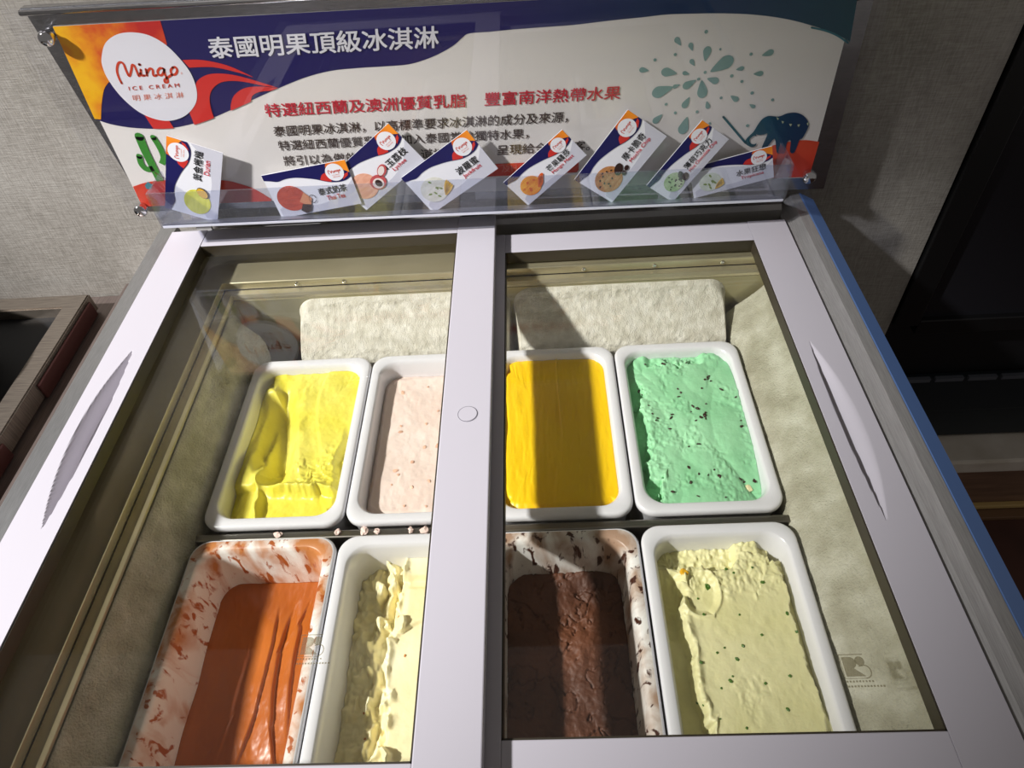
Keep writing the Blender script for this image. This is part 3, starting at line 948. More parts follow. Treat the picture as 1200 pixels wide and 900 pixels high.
I_DUR = noisy('durian_ice_cream', [(0.3, lin(230, 218, 66)), (0.7, lin(240, 230, 112))], 14, 0.38, 0, 0.5, 90, sss=0.15)
I_LYC = noisy('lychee_ice_cream', [(0.3, lin(232, 210, 198)), (0.7, lin(240, 224, 214))], 18, 0.42, 0, 0.4, 90, sss=0.15)
I_MAN = noisy('mango_ice_cream', [(0.3, lin(250, 200, 10)), (0.7, lin(253, 210, 24))], 10, 0.38, 0, 0.35, 80, sss=0.1)
I_MIN = noisy('mint_ice_cream', [(0.3, lin(144, 212, 160)), (0.7, lin(172, 230, 184))], 14, 0.45, 0, 0.6, 110, sss=0.12)
I_THA = noisy('tea_ice_cream', [(0.3, lin(166, 86, 28)), (0.7, lin(184, 102, 38))], 9, 0.26, 0, 0.25, 40, sss=0.1)
I_CRE = noisy('cream_ice_cream', [(0.3, lin(244, 232, 178)), (0.7, lin(250, 242, 204))], 14, 0.45, 0, 0.5, 100, sss=0.15)
I_MOC = noisy('mocha_ice_cream', [(0.3, lin(74, 40, 23)), (0.7, lin(104, 60, 36))], 16, 0.6, 0, 0.7, 160, bdist=0.002)
I_TRO = noisy('tropical_ice_cream', [(0.3, lin(226, 221, 162)), (0.7, lin(236, 231, 182))], 14, 0.45, 0, 0.5, 100, sss=0.15)

make_pan('food_pan', 'white pan holding yellow ice cream, beside the frosted left wall', (xs_l[0], yb_c), ZB)
i1, at1 = make_ice('durian_ice_cream', 'bright yellow ice cream with a scooped hollow in a white pan', (xs_l[0], yb_c), ZB, h_durian, I_DUR)
make_pan('food_pan', 'white pan holding pale pink ice cream, partly under the white lid rail', (xs_l[1], yb_c), ZB)
i2, at2 = make_ice('lychee_ice_cream', 'pale pink ice cream with reddish flecks in a white pan', (xs_l[1], yb_c), ZB, h_lychee, I_LYC)
make_pan('food_pan', 'white pan holding smooth orange-yellow ice cream', (xs_r[0], yb_c), ZB)
i3, at3 = make_ice('mango_ice_cream', 'smooth orange-yellow ice cream striped by a broad shadow', (xs_r[0], yb_c), ZB, h_mango, I_MAN)
make_pan('food_pan', 'white pan holding green ice cream with dark chips', (xs_r[1], yb_c), ZB)
i4, at4 = make_ice('mint_ice_cream', 'mint green ice cream dotted with dark chocolate chips', (xs_r[1], yb_c), ZB, h_mint, I_MIN)
make_pan('food_pan', 'white pan with orange-brown smears on its inner walls', (xs_l[0], yf_c), ZF, stain_mat('tea_stained_wall', lin(170, 88, 34), 0.575, lin(192, 124, 70)))
i5, at5 = make_ice('thai_tea_ice_cream', 'glossy orange-brown ice cream low in a smeared pan', (xs_l[0], yf_c), ZF, h_thai, I_THA)
make_pan('food_pan', 'white pan holding crumbly cream coloured ice cream', (xs_l[1], yf_c), ZF)
i6, at6 = make_ice('jackfruit_ice_cream', 'cream coloured ice cream with a rough crumbling left edge', (xs_l[1], yf_c), ZF, h_cream, I_CRE)
make_pan('food_pan', 'white pan with dark chocolate smears, nearly empty', (xs_r[0], yf_c), ZF - 0.003, stain_mat('chocolate_stained_wall', lin(66, 32, 18), 0.575, lin(168, 138, 116)))
i7, at7 = make_ice('mocha_ice_cream', 'dark brown ice cream low in a chocolate smeared pan', (xs_r[0], yf_c), ZF - 0.003, h_mocha, I_MOC)
make_pan('food_pan', 'white pan heaped with pale yellow-green ice cream, nearest the front right corner', (xs_r[1], yf_c), ZF)
i8, at8 = make_ice('tropical_ice_cream', 'pale yellow-green ice cream with green fruit bits', (xs_r[1], yf_c), ZF, h_trop, I_TRO)

CHOC = plain('dark_chocolate', lin(52, 26, 18), 0.4)
chips = [blob_mesh('chocolate_chip', a, b, 0.0012, s, 0.6, CHOC) for s, (a, b) in enumerate(((0.0020, 0.0013), (0.0030, 0.0011), (0.0014, 0.0014), (0.0024, 0.0018)))]
sp4 = [(-0.62, 0.88), (-0.28, 0.84), (0.18, 0.85), (-0.80, 0.55), (-0.77, 0.48), (0.52, 0.62), (0.45, 0.58), (0.57, 0.66), (0.60, 0.58), (0.70, 0.42), (0.35, 0.45), (-0.10, 0.46), (-0.06, 0.40), (-0.12, 0.34),
       (0.36, 0.23), (0.20, 0.04), (0.10, 0.00), (0.28, 0.02), (0.30, 0.10), (0.27, 0.06), (-0.30, 0.10), (-0.33, 0.06), (-0.62, 0.02), (-0.58, 0.06), (-0.66, 0.12), (-0.40, -0.08), (0.90, -0.02), (0.88, -0.10), (0.93, 0.30),
       (0.05, -0.30), (-0.12, -0.32), (-0.20, -0.58), (-0.05, -0.66), (0.10, -0.68), (0.22, -0.62), (0.28, -0.70), (-0.22, -0.76), (0.70, -0.74), (0.78, -0.76), (0.90, -0.72), (-0.55, -0.86), (-0.15, -0.92), (0.30, -0.94), (-0.85, 0.30), (-0.70, 0.25), (0.1, 0.2), (0.05, 0.13), (0.18, 0.16)]
sprinkle(i4, at4, 'chocolate_chip', sp4, chips, 4)
PINK = plain('lychee_fleck', lin(222, 178, 152), 0.45)
flk = [blob_mesh('fruit_fleck', a * 1.25, b * 1.25, 0.0008, s + 9, 0.5, PINK) for s, (a, b) in enumerate(((0.0030, 0.0016), (0.0016, 0.0013), (0.0022, 0.0020)))]
rs = random.Random(12)
sprinkle(i2, at2, 'fruit_fleck', [(-0.62, 0.72), (-0.10, 0.78), (-0.55, 0.20), (-0.54, 0.12), (-0.06, 0.22), (0.15, 0.40), (-0.55, -0.40), (-0.50, -0.46), (-0.05, -0.10), (0.2, -0.1), (-0.62, -0.60), (-0.2, -0.62), (0.1, -0.55), (0.1, -0.86), (-0.3, -0.84), (0.3, 0.1), (0.4, 0.6), (-0.25, -0.3)], flk, 5)
SMEAR = plain('cream_smear', lin(236, 226, 178), 0.45)
sprinkle(i4, at4, 'cream_smear', [(0.84, -0.84)], [blob_mesh('cream_smear', 0.0062, 0.0052, 0.002, 61, 0.5, SMEAR)], 3)
GRN = plain('green_fruit_bit', lin(70, 110, 30), 0.4)
gb = [blob_mesh('green_fruit_bit', a, b, 0.0011, s + 20, 0.5, GRN) for s, (a, b) in enumerate(((0.0026, 0.0018), (0.0016, 0.0013), (0.0012, 0.0012)))]
sprinkle(i8, at8, 'green_fruit_bit', [(-0.28, 0.60), (0.05, 0.72), (0.15, 0.68), (0.62, 0.62), (0.45, 0.72), (-0.5, 0.5), (-0.42, 0.30), (-0.22, 0.02), (-0.34, -0.02), (-0.08, -0.08), (0.05, 0.03), (-0.20, -0.22), (-0.26, -0.26), (-0.38, -0.30), (0.25, -0.28),
        (-0.72, -0.38), (-0.66, -0.42), (0.86, 0.14), (0.80, 0.30), (0.6, -0.22), (0.35, 0.12), (-0.6, -0.1), (0.1, 0.3), (-0.5, -0.55), (0.5, -0.5), (-0.15, -0.6)], gb, 6)
big = [blob_mesh('green_fruit_bit', 0.0058, 0.0042, 0.003, 33, 0.5, GRN)]
sprinkle(i8, at8, 'green_fruit_bit', [(-0.26, 0.58)], big, 7)
ORN = plain('orange_fruit_bit', lin(226, 170, 30), 0.4)
sprinkle(i8, at8, 'orange_fruit_bit', [(-0.62, 0.72)], [blob_mesh('orange_fruit_bit', 0.004, 0.0045, 0.003, 34, 0.4, ORN)], 8)
AMB = plain('amber_fruit_bit', lin(196, 128, 60), 0.4)
sprinkle(i6, at6, 'fruit_bit', [(0.20, -0.10), (-0.62, -0.35), (-0.60, -0.55), (-0.05, 0.10), (0.35, -0.45), (-0.2, 0.45)], [blob_mesh('fruit_bit', 0.0022, 0.0014, 0.0012, 35, 0.5, AMB)], 9)

# crumbs of ice cream spilled on the divider
CRB = plain('pink_crumb', lin(232, 206, 196), 0.5)
for k, (x, y, s) in enumerate(((-0.298, -0.054, 0.005), (-0.224, -0.053, 0.004), (-0.192, -0.0535, 0.0055), (-0.176, -0.054, 0.004), (-0.118, -0.0545, 0.006), (-0.135, -0.054, 0.004))):
    o = bpy.data.objects.new('ice_cream_crumb', blob_mesh('ice_cream_crumb', s, s * 0.8, 0.0025, 50 + k, 0.7, CRB))
    COL.objects.link(o)
    o.location = (x, y, -0.1262)
    o.rotation_euler = (0, 0, k)
    tag(o, 'small pale pink ice cream crumb on the steel divider between the pan rows', 'crumb', 'spilled crumbs on the divider')

# ------------------------------------------------------------------ sign board behind the freezer
YP = 0.4300                                   # poster face
sg = tag(empty('sign_board', (-0.07, YP, -0.014)), 'acrylic covered ice cream poster in a metal frame, standing at the back of the freezer', 'sign')
SO = (-0.07, YP, -0.014)
def q2(pts): return [(p[0] - SO[0], p[1] - SO[2]) for p in pts]
PL = lambda k: -0.0003 * k                    # printed layers towards the viewer
frame_out = q2([(-0.5905, 0.3201), (0.4576, 0.3064), (0.4663, 0.0022), (-0.5633, 0.0271)])
poster_q = q2([(-0.5634, 0.3003), (0.4351, 0.2884), (0.4371, 0.0241), (-0.5677, 0.0381)])
# backing plate with a raised bright lip
prism_xz('backing_plate', frame_out, 0.0015, 0.006, SIGNMETAL, sg, 0.0008)
lip = q2([(-0.5905, 0.3201), (0.4576, 0.3064), (0.4572, 0.3110), (-0.5898, 0.3250)])
prism_xz('top_lip', lip, -0.006, 0.006, SIGNMETAL, sg, 0.001)
a_, b_ = Vector((frame_out[0][0], -0.0075, frame_out[0][1])), Vector((frame_out[1][0], -0.0075, frame_out[1][1]))
bm = bmesh.new()
bm_cyl(bm, (0, 0, 0), 0.0036, 0.0036, (b_ - a_).length, 'X', 20)
eb = from_bm('bright_edge', bm, plain('polished_edge', lin(230, 230, 232), 0.14, 1.0), sg, True)  # rounded bar added to draw a lamp highlight along the frame top
eb.location = a_
eb.rotation_euler = (0, math.atan2(a_.z - b_.z, b_.x - a_.x), 0)
CREAM = plain('poster_cream', lin(242, 238, 228), 0.5)
po = prism_xz('poster', poster_q, 0.0, 0.0014, CREAM, sg)
# support feet down to the freezer rail
for x in (-0.42, 0.0, 0.30):
    box('support_leg', (x - 0.012, x + 0.012, 0.0015, 0.0055, 0.0005, 0.05), SIGNMETAL, sg)

def grad_print(name, stops, x0, x1, noise=0.0, nscale=12):
    """flat print whose ink runs from colour to colour along x, with watercolour mottling"""
    m, nt, p = new_mat(name)
    tc = N(nt, 'ShaderNodeTexCoord')
    sx = N(nt, 'ShaderNodeSeparateXYZ'); L(nt, tc.outputs['Object'], sx.inputs[0])
    mr = N(nt, 'ShaderNodeMapRange'); mr.inputs[1].default_value = x0; mr.inputs[2].default_value = x1
    L(nt, sx.outputs[0], mr.inputs[0])
    nz = N(nt, 'ShaderNodeTexNoise'); nz.inputs['Scale'].default_value = nscale; nz.inputs['Detail'].default_value = 7
    L(nt, tc.outputs['Object'], nz.inputs['Vector'])
    ma = N(nt, 'ShaderNodeMath', operation='MULTIPLY_ADD'); ma.inputs[1].default_value = noise; ma.inputs[2].default_value = -noise / 2
    L(nt, nz.outputs['Fac'], ma.inputs[0])
    ad = N(nt, 'ShaderNodeMath', operation='ADD'); L(nt, mr.outputs[0], ad.inputs[0]); L(nt, ma.outputs[0], ad.inputs[1])
    rp = ramp(nt, stops); L(nt, ad.outputs[0], rp.inputs[0])
    L(nt, rp.outputs[0], p.inputs['Base Color'])
    p.inputs['Roughness'].default_value = 0.5
    return m
NAVY = grad_print('poster_navy', [(0.0, lin(24, 18, 84)), (0.55, lin(30, 24, 96)), (0.85, lin(22, 60, 96)), (1.0, lin(18, 78, 92))], -0.45, 0.52, 0.12, 9)
SUN = grad_print('poster_sunset', [(0.0, lin(250, 190, 20)), (0.35, lin(238, 150, 20)), (0.7, lin(214, 70, 32)), (1.0, lin(196, 40, 32))], -0.51, -0.37, 1.5, 30)
RED = plain('poster_red', lin(216, 48, 40), 0.5)
HILL = noisy('poster_hill', [(0.3, lin(206, 48, 32)), (0.7, lin(232, 84, 50))], 14, 0.5)
PWHITE = plain('poster_white', lin(236, 236, 238), 0.5)
SCRIPT = plain('logo_orange_red', lin(208, 66, 34), 0.5)
PINKTXT = plain('logo_soft_red', lin(222, 128, 104), 0.5)
TXTRED = plain('lettering_red', lin(206, 44, 62), 0.5)
TXTDK = plain('lettering_dark', lin(72, 58, 52), 0.5)
CACT = plain('poster_green', lin(58, 142, 44), 0.5)
TEAL = plain('poster_teal', lin(60, 130, 140), 0.5)
DROP = plain('poster_sage', lin(136, 172, 164), 0.5)
ELE = grad_print('elephant_blue', [(0.0, lin(24, 100, 104)), (0.6, lin(20, 72, 98)), (1.0, lin(18, 56, 92))], 0.39, 0.47)
PALE = plain('bunting_pale', lin(200, 210, 170), 0.5)
BROWN = plain('branch_brown', lin(96, 66, 34), 0.5)

fill('navy_wave', [q2(spline([(-0.5710, 0.1792), (-0.5525, 0.1700), (-0.5195, 0.1622), (-0.4719, 0.1592), (-0.4201, 0.1672), (-0.3795, 0.1794), (-0.3390, 0.1937), (-0.3036, 0.2055), (-0.2656, 0.2169), (-0.2295, 0.2236), (-0.1916, 0.2251), (-0.1544, 0.2250), (-0.1238, 0.2258), (-0.0971, 0.2318), (-0.0771, 0.2392), (-0.0618, 0.2468), (-0.0510, 0.2546), (-0.0418, 0.2592), (-0.0146, 0.2595), (0.0124, 0.2604), (0.0555, 0.2608), (0.0909, 0.2611), (0.1357, 0.2634), (0.1770, 0.2648), (0.2043, 0.2661), (0.2307, 0.2654), (0.2677, 0.2636), (0.3049, 0.2603), (0.3374, 0.2552), (0.3650, 0.2489), (0.3877, 0.2419), (0.4074, 0.2350), (0.4277, 0.2265), (0.4429, 0.2182)], 4)) + q2([(0.4351, 0.2884), (-0.5634, 0.3003)])], PL(1), NAVY, po)
fill('sunset_patch', [q2([(-0.5634, 0.3003), (-0.4256, 0.2987)]) + q2(spline([(-0.4256, 0.2987), (-0.4273, 0.2845), (-0.4292, 0.2700)], 3)) + q2(spline([(-0.4292, 0.2700), (-0.4933, 0.2436), (-0.5298, 0.2255), (-0.5468, 0.2056), (-0.5628, 0.1775)], 5)) + q2([(-0.5710, 0.1792)])], PL(2), SUN, po)
fill('red_rays', [
    q2(spline([(-0.4174, 0.2498), (-0.3919, 0.2482), (-0.3613, 0.2391), (-0.3347, 0.2235)], 5)) + q2(spline([(-0.3330, 0.2217), (-0.3501, 0.2290), (-0.3810, 0.2382), (-0.4125, 0.2396)], 5)),
    q2(spline([(-0.4364, 0.1806), (-0.4240, 0.1967), (-0.4153, 0.2125), (-0.4078, 0.2224), (-0.3913, 0.2293), (-0.3707, 0.2291), (-0.3464, 0.2231), (-0.3045, 0.2061)], 5)) + q2(spline([(-0.3220, 0.2095), (-0.3517, 0.2177), (-0.3745, 0.2186), (-0.3898, 0.2121), (-0.3998, 0.2010), (-0.4045, 0.1858), (-0.4057, 0.1700)], 5)) + q2(spline([(-0.4057, 0.1700), (-0.4205, 0.1660), (-0.4367, 0.1620)], 3)),
    q2(spline([(-0.3791, 0.1788), (-0.3749, 0.1888), (-0.3661, 0.2001), (-0.3492, 0.2084), (-0.3279, 0.2093), (-0.3047, 0.2056)], 5)) + q2(spline([(-0.3149, 0.2027), (-0.3315, 0.2020), (-0.3424, 0.1974), (-0.3474, 0.1894)], 4)),
    q2([(-0.5001, 0.1834), (-0.4978, 0.1697)]) + q2(spline([(-0.4960, 0.1601), (-0.4818, 0.1590), (-0.4672, 0.1589)], 3)) + q2([(-0.4689, 0.1691), (-0.4720, 0.1816)]),
], PL(3), RED, po)
pdisc = q2(spline([(-0.5198, 0.2606), (-0.5066, 0.2769), (-0.4870, 0.2862), (-0.4669, 0.2875), (-0.4470, 0.2826), (-0.4305, 0.2695), (-0.4190, 0.2499), (-0.4129, 0.2301), (-0.4148, 0.2079), (-0.4240, 0.1907), (-0.4436, 0.1761), (-0.4672, 0.1702), (-0.4874, 0.1740), (-0.5060, 0.1862), (-0.5196, 0.2080), (-0.5257, 0.2316), (-0.5248, 0.2484)], 5, True))
ld = fill('logo_disc', [pdisc], PL(4), PWHITE, po)
strokes('script_lettering', [q2(l) for l in (
    [(-0.5100, 0.2254), (-0.5102, 0.2334), (-0.5082, 0.2423), (-0.5031, 0.2501), (-0.4987, 0.2523), (-0.4958, 0.2496), (-0.4963, 0.2404), (-0.4955, 0.2340), (-0.4903, 0.2401), (-0.4853, 0.2475), (-0.4827, 0.2466), (-0.4828, 0.2396), (-0.4828, 0.2332), (-0.4793, 0.2366)],
    [(-0.4768, 0.2411), (-0.4783, 0.2371), (-0.4783, 0.2337), (-0.4749, 0.2335)],
    [(-0.4698, 0.2413), (-0.4706, 0.2371), (-0.4719, 0.2333)], [(-0.4704, 0.2366), (-0.4642, 0.2418), (-0.4612, 0.2401), (-0.4633, 0.2335), (-0.4617, 0.2321), (-0.4589, 0.2330)],
    [(-0.4464, 0.2406), (-0.4506, 0.2415), (-0.4554, 0.2378), (-0.4559, 0.2334), (-0.4522, 0.2326), (-0.4472, 0.2373), (-0.4456, 0.2406), (-0.4475, 0.2340), (-0.4470, 0.2272), (-0.4481, 0.2233), (-0.4517, 0.2229), (-0.4509, 0.2263), (-0.4441, 0.2298), (-0.4385, 0.2323)],
    [(-0.4335, 0.2414), (-0.4378, 0.2379), (-0.4382, 0.2328), (-0.4337, 0.2326), (-0.4294, 0.2373), (-0.4300, 0.2415), (-0.4335, 0.2414)])], 0.0030, PL(5), SCRIPT, po)
strokes('script_lettering', [q2([(-0.4757, 0.2478), (-0.4750, 0.2478)])], 0.0036, PL(5), SCRIPT, po)
lettering('logo_lettering', [('I C E   C R E A M', *q2([(-0.5043, 0.2153), (-0.4351, 0.2155), (-0.5033, 0.2204)]), 0.012)], PL(5), SCRIPT, po)
lettering('logo_lettering', [('明 果 冰 淇 淋', *q2([(-0.5053, 0.2006), (-0.4348, 0.2007), (-0.5036, 0.2088)]), 0.0)], PL(5), PINKTXT, po)
lettering('logo_lettering', [('®', *q2([(-0.4267, 0.2318), (-0.4242, 0.2317), (-0.4259, 0.2349)]), 0.0)], PL(5), PINKTXT, po)
lettering('title_lettering', [('泰國明果頂級冰淇淋', *q2([(-0.3791, 0.2491), (-0.0830, 0.2444), (-0.3757, 0.2755)]), 0.016)], PL(4), PWHITE, po)
lettering('heading_lettering', [('特選紐西蘭及澳洲優質乳脂　豐富南洋熱帶水果', *q2([(-0.3330, 0.1667), (0.1524, 0.1615), (-0.3311, 0.1854)]), 0.014)], PL(3), TXTRED, po)
lettering('body_lettering', [
    ('泰國明果冰淇淋，以高標準要求冰淇淋的成分及來源，', *q2([(-0.3307, 0.1375), (0.0818, 0.1330), (-0.3288, 0.1533)]), 0.009),
    ('特選紐西蘭優質乳脂，加入泰國當地獨特水果，', *q2([(-0.3300, 0.1159), (0.0262, 0.1124), (-0.3290, 0.1312)]), 0.009),
    ('將引以為傲的成　　　　道地　　　　呈現給全球　客。', *q2([(-0.3297, 0.0922), (0.1133, 0.0885), (-0.3288, 0.1078)]), 0.009)], PL(3), TXTDK, po)
fill('red_hill', [q2(spline([(-0.5663, 0.0727), (-0.5428, 0.0784), (-0.5160, 0.0803), (-0.4672, 0.0793), (-0.4241, 0.0737), (-0.4069, 0.0676), (-0.3870, 0.0577), (-0.3669, 0.0388)], 4)) + q2([(-0.3681, 0.0353), (-0.5677, 0.0381)])], PL(2), HILL, po)
fill('red_hill', [q2(spline([(0.3507, 0.0722), (0.3711, 0.0788), (0.3883, 0.0826), (0.4046, 0.0846), (0.4200, 0.0849), (0.4388, 0.0811)], 4)) + q2([(0.4380, 0.0255), (0.3592, 0.0269)])], PL(2), HILL, po)
fill('cactus', [ribbon(q2(spline([(-0.5211, 0.1496), (-0.5225, 0.1288), (-0.5221, 0.1044), (-0.5216, 0.0792)], 5)), 0.0125, 0.0110), ribbon(q2(spline([(-0.5346, 0.1202), (-0.5370, 0.1081), (-0.5332, 0.0996), (-0.5226, 0.1003)], 5)), 0.0085), ribbon(q2(spline([(-0.5018, 0.1471), (-0.4995, 0.1326), (-0.5002, 0.1166), (-0.5073, 0.1062)], 5)), 0.0085)] +
     [[(c[0] + r * math.cos(a * 0.5236), c[1] + r * math.sin(a * 0.5236)) for a in range(12)] for c, r in zip(q2([(-0.5211, 0.1496), (-0.5346, 0.1202), (-0.5018, 0.1471)]), (0.00625, 0.00425, 0.00425))], PL(3), CACT, po)
strokes('branch', [q2([(-0.5231, 0.0934), (-0.5142, 0.0844)])], 0.0015, PL(4), BROWN, po)
fill('teal_leaf', [q2([(-0.5475, 0.0737), (-0.5403, 0.0797), (-0.5355, 0.0743), (-0.5412, 0.0675), (-0.5475, 0.0679)])], PL(4), TEAL, po)
fill('red_banner', [q2([(-0.0988, 0.0769), (0.0951, 0.0742), (0.0976, 0.0707), (0.0977, 0.0583), (0.0952, 0.0549), (-0.1015, 0.0568)])], PL(3), HILL, po)
lettering('banner_lettering', [('及H', *q2([(-0.0150, 0.0619), (0.0076, 0.0616), (-0.0153, 0.0744)]), 0.0)], PL(4), PINKTXT, po)
strokes('teal_line', [q2([(0.3894, 0.2392), (0.4088, 0.2339), (0.4256, 0.2266), (0.4404, 0.2173)])], 0.0022, PL(2), TEAL, po)
# droplets sprayed from the elephant's hose
drops = [(0.2222, 0.2342, 17), (0.2402, 0.2265, 15), (0.2622, 0.2178, 25), (0.2879, 0.2018, 42), (0.2126, 0.1943, 28), (0.1807, 0.1991, 17), (0.2052, 0.1681, 38), (0.2419, 0.1751, 25), (0.2631, 0.1645, 33), (0.2775, 0.1789, 22), (0.2422, 0.1486, 22), (0.2259, 0.1744, 13), (0.2367, 0.1914, 13), (0.2441, 0.2059, 14), (0.3431, 0.2111, 20), (0.3357, 0.1846, 17), (0.3101, 0.1929, 14), (0.3095, 0.1518, 18), (0.3352, 0.1397, 13), (0.2731, 0.1440, 15), (0.2047, 0.1284, 22), (0.2436, 0.1140, 34), (0.3326, 0.1122, 9), (0.2575, 0.2424, 9), (0.2786, 0.2195, 6), (0.2214, 0.2164, 8), (0.1958, 0.2112, 8), (0.2632, 0.1908, 8), (0.2557, 0.1823, 8), (0.2991, 0.1838, 9), (0.3137, 0.1755, 8), (0.3193, 0.2107, 8), (0.3302, 0.1588, 9), (0.2896, 0.1546, 8), (0.3597, 0.1475, 8), (0.2596, 0.1369, 8), (0.2298, 0.1373, 8), (0.2161, 0.1503, 8), (0.2796, 0.1187, 7)]
loops = []
ctr = np.array(q2([(0.2593, 0.1849)])[0])
for (x, z, s) in drops:
    c = np.array(q2([(x, z)])[0])
    d = ctr - c
    d = d / (np.linalg.norm(d) + 1e-9)
    n_ = np.array([-d[1], d[0]])
    r = s / 4.0 * 0.00105 * 0.95
    tipl = 1.0 if s < 10 else 1.9
    lp = []
    for k in range(20):
        a = 2 * math.pi * k / 20
        e, w = math.cos(a), math.sin(a)
        if e > 0: e, w = e * tipl, w * (1 - 0.55 * max(0, e)) if tipl > 1 else w
        lp.append(tuple(c + d * e * r * 1.05 + n_ * w * r * (0.85 if tipl > 1 else 1)))
    loops.append(lp)
fill('water_drops', loops, PL(2), DROP, po)
fill('elephant', [q2(spline([(0.3701, 0.1234), (0.3588, 0.1249), (0.3511, 0.1210), (0.3461, 0.1123), (0.3426, 0.1033), (0.3370, 0.0963), (0.3337, 0.0909), (0.3347, 0.0852), (0.3398, 0.0811), (0.3454, 0.0794), (0.3494, 0.0814), (0.3498, 0.0852), (0.3472, 0.0835), (0.3426, 0.0847), (0.3391, 0.0896), (0.3402, 0.0933), (0.3447, 0.0968), (0.3475, 0.0957), (0.3470, 0.0985), (0.3515, 0.0972), (0.3583, 0.0978), (0.3626, 0.0976), (0.3587, 0.0780), (0.3617, 0.0763), (0.3664, 0.0785), (0.3744, 0.0902), (0.3815, 0.0689), (0.3880, 0.0669), (0.3931, 0.0671), (0.3931, 0.0833), (0.3977, 0.0859), (0.4006, 0.0686), (0.4071, 0.0673), (0.4097, 0.0861), (0.4134, 0.0887), (0.4178, 0.1059), (0.4152, 0.1133), (0.4062, 0.1228), (0.3951, 0.1274), (0.3835, 0.1270), (0.3758, 0.1239)], 3, True))], PL(4), ELE, po)
strokes('hose', [q2([(0.2967, 0.1275), (0.3343, 0.0864)])], 0.0030, PL(4), ELE, po)
fill('bunting', [q2(p) for p in ([(0.3697, 0.1229), (0.3738, 0.1202), (0.3724, 0.1184)], [(0.3780, 0.1168), (0.3818, 0.1153), (0.3805, 0.1123)], [(0.3896, 0.1117), (0.3939, 0.1111), (0.3924, 0.1074)], [(0.4012, 0.1097), (0.4052, 0.1101), (0.4039, 0.1058)], [(0.4138, 0.1108), (0.4163, 0.1125), (0.4165, 0.1069)])], PL(5), PALE, po)

# clear cover sheet and chrome standoff bolts
cov = q2([(-0.6129, 0.3264), (0.4743, 0.3215)]) + q2(spline([(0.4784, 0.1092), (0.4759, 0.0088), (0.4743, -0.0042), (0.4611, -0.0070)], 4)) + q2(spline([(-0.5634, 0.0209), (-0.5785, 0.0235), (-0.5835, 0.0330), (-0.6098, 0.2060)], 4))
prism_xz('cover_sheet', cov, -0.0085, -0.0055, ACRYL, sg)
for c in q2([(-0.5722, 0.2905), (-0.5664, 0.0380), (0.4341, 0.0314), (0.4329, 0.2819)]):
    bm = bmesh.new()
    bm_cyl(bm, (c[0], 0.0, c[1]), 0.0075, 0.0075, 0.0085, '-Y')
    bm_cyl(bm, (c[0], -0.0085, c[1]), 0.0098, 0.0098, 0.004, '-Y', 32, 0.006)
    from_bm('standoff_bolt', bm, CHROME, sg, True)
# clear tray in front that holds the cards
ty = empty('card_tray', (0, 0, 0), (0, R(0.72), 0))
ty.parent = sg
ty.location = (-0.064 - SO[0], 0.360 - SO[1], 0.0385 - SO[2])
def yz_prism(name, x0, x1, prof, mat):
    bm = bmesh.new()
    a = [bm.verts.new((x0, p[0], p[1])) for p in prof]
    b = [bm.verts.new((x1, p[0], p[1])) for p in prof]
    bm.faces.new(a)
    bm.faces.new(b[::-1])
    for i in range(len(prof)):
        j = (i + 1) % len(prof)
        bm.faces.new((a[i], b[i], b[j], a[j]))
    return from_bm(name, bm, mat, ty)
yz_prism('tray_floor', -0.444, 0.444, [(0.003, 0.0), (0.0607, -0.0305), (0.0607, -0.0275), (0.003, 0.003)], plain('tray_grey', lin(136, 137, 144), 0.3, 0.3))
box('tray_edge_glow', (-0.444, 0.444, -0.0008, 0.0, -0.0004, 0.0030), plain('painted_edge_glow', lin(206, 208, 220), 0.3), ty)  # opaque pale strip painting the light that glows along the acrylic edge
box('tray_panel', (-0.444, 0.444, 0.0, 0.003, 0.0, 0.0555), TRAY, ty, 0.0006)
for x in (-0.447, 0.444):
    yz_prism('tray_panel', x, x + 0.003, [(0.0, 0.0), (0.0607, -0.0305), (0.0607, 0.0555), (0.0, 0.0555)], TRAY)

# ------------------------------------------------------------------ flavour cards
C_STOCK = plain('card_stock', lin(238, 238, 240), 0.4)
C_NAVY = plain('card_navy', lin(22, 20, 84), 0.4)
C_ORANGE = grad_print('card_orange', [(0, lin(206, 60, 30)), (1, lin(250, 150, 30))], 0.02, 0.06)
C_RED = plain('card_red', lin(206, 48, 40), 0.4)
C_GREY = plain('card_grey', lin(206, 206, 214), 0.4)
C_BLACK = plain('card_black', lin(34, 32, 34), 0.4)
def scoop_mat(name, a, b, sc=60):
    return noisy(name, [(0.35, a), (0.65, b)], sc, 0.5, stretch=(1, 1, 4))
SCOOP = {
    'durian': scoop_mat('print_durian', lin(206, 206, 20), lin(228, 226, 60)), 'thai': scoop_mat('print_tea', lin(176, 52, 32), lin(206, 76, 48)),
    'lychee': scoop_mat('print_lychee', lin(226, 160, 130), lin(242, 186, 156)), 'jack': scoop_mat('print_jackfruit', lin(216, 214, 196), lin(234, 234, 222)),
    'mango': scoop_mat('print_mango', lin(232, 130, 20), lin(246, 166, 50)), 'mocha': scoop_mat('print_mocha', lin(178, 116, 62), lin(206, 148, 92)),
    'mint': scoop_mat('print_mint', lin(160, 188, 130), lin(190, 212, 160)), 'trop': scoop_mat('print_tropical', lin(204, 214, 190), lin(226, 232, 214)),
}
P_YEL = plain('print_yellow', lin(226, 176, 40), 0.5)
P_GRN = plain('print_green', lin(110, 140, 40), 0.5)
P_CHO = plain('print_chocolate', lin(52, 30, 24), 0.5)
P_PNK = plain('print_pink', lin(196, 84, 84), 0.5)
P_OWH = plain('print_offwhite', lin(236, 222, 212), 0.5)
P_PCH = plain('print_peach', lin(226, 150, 104), 0.5)
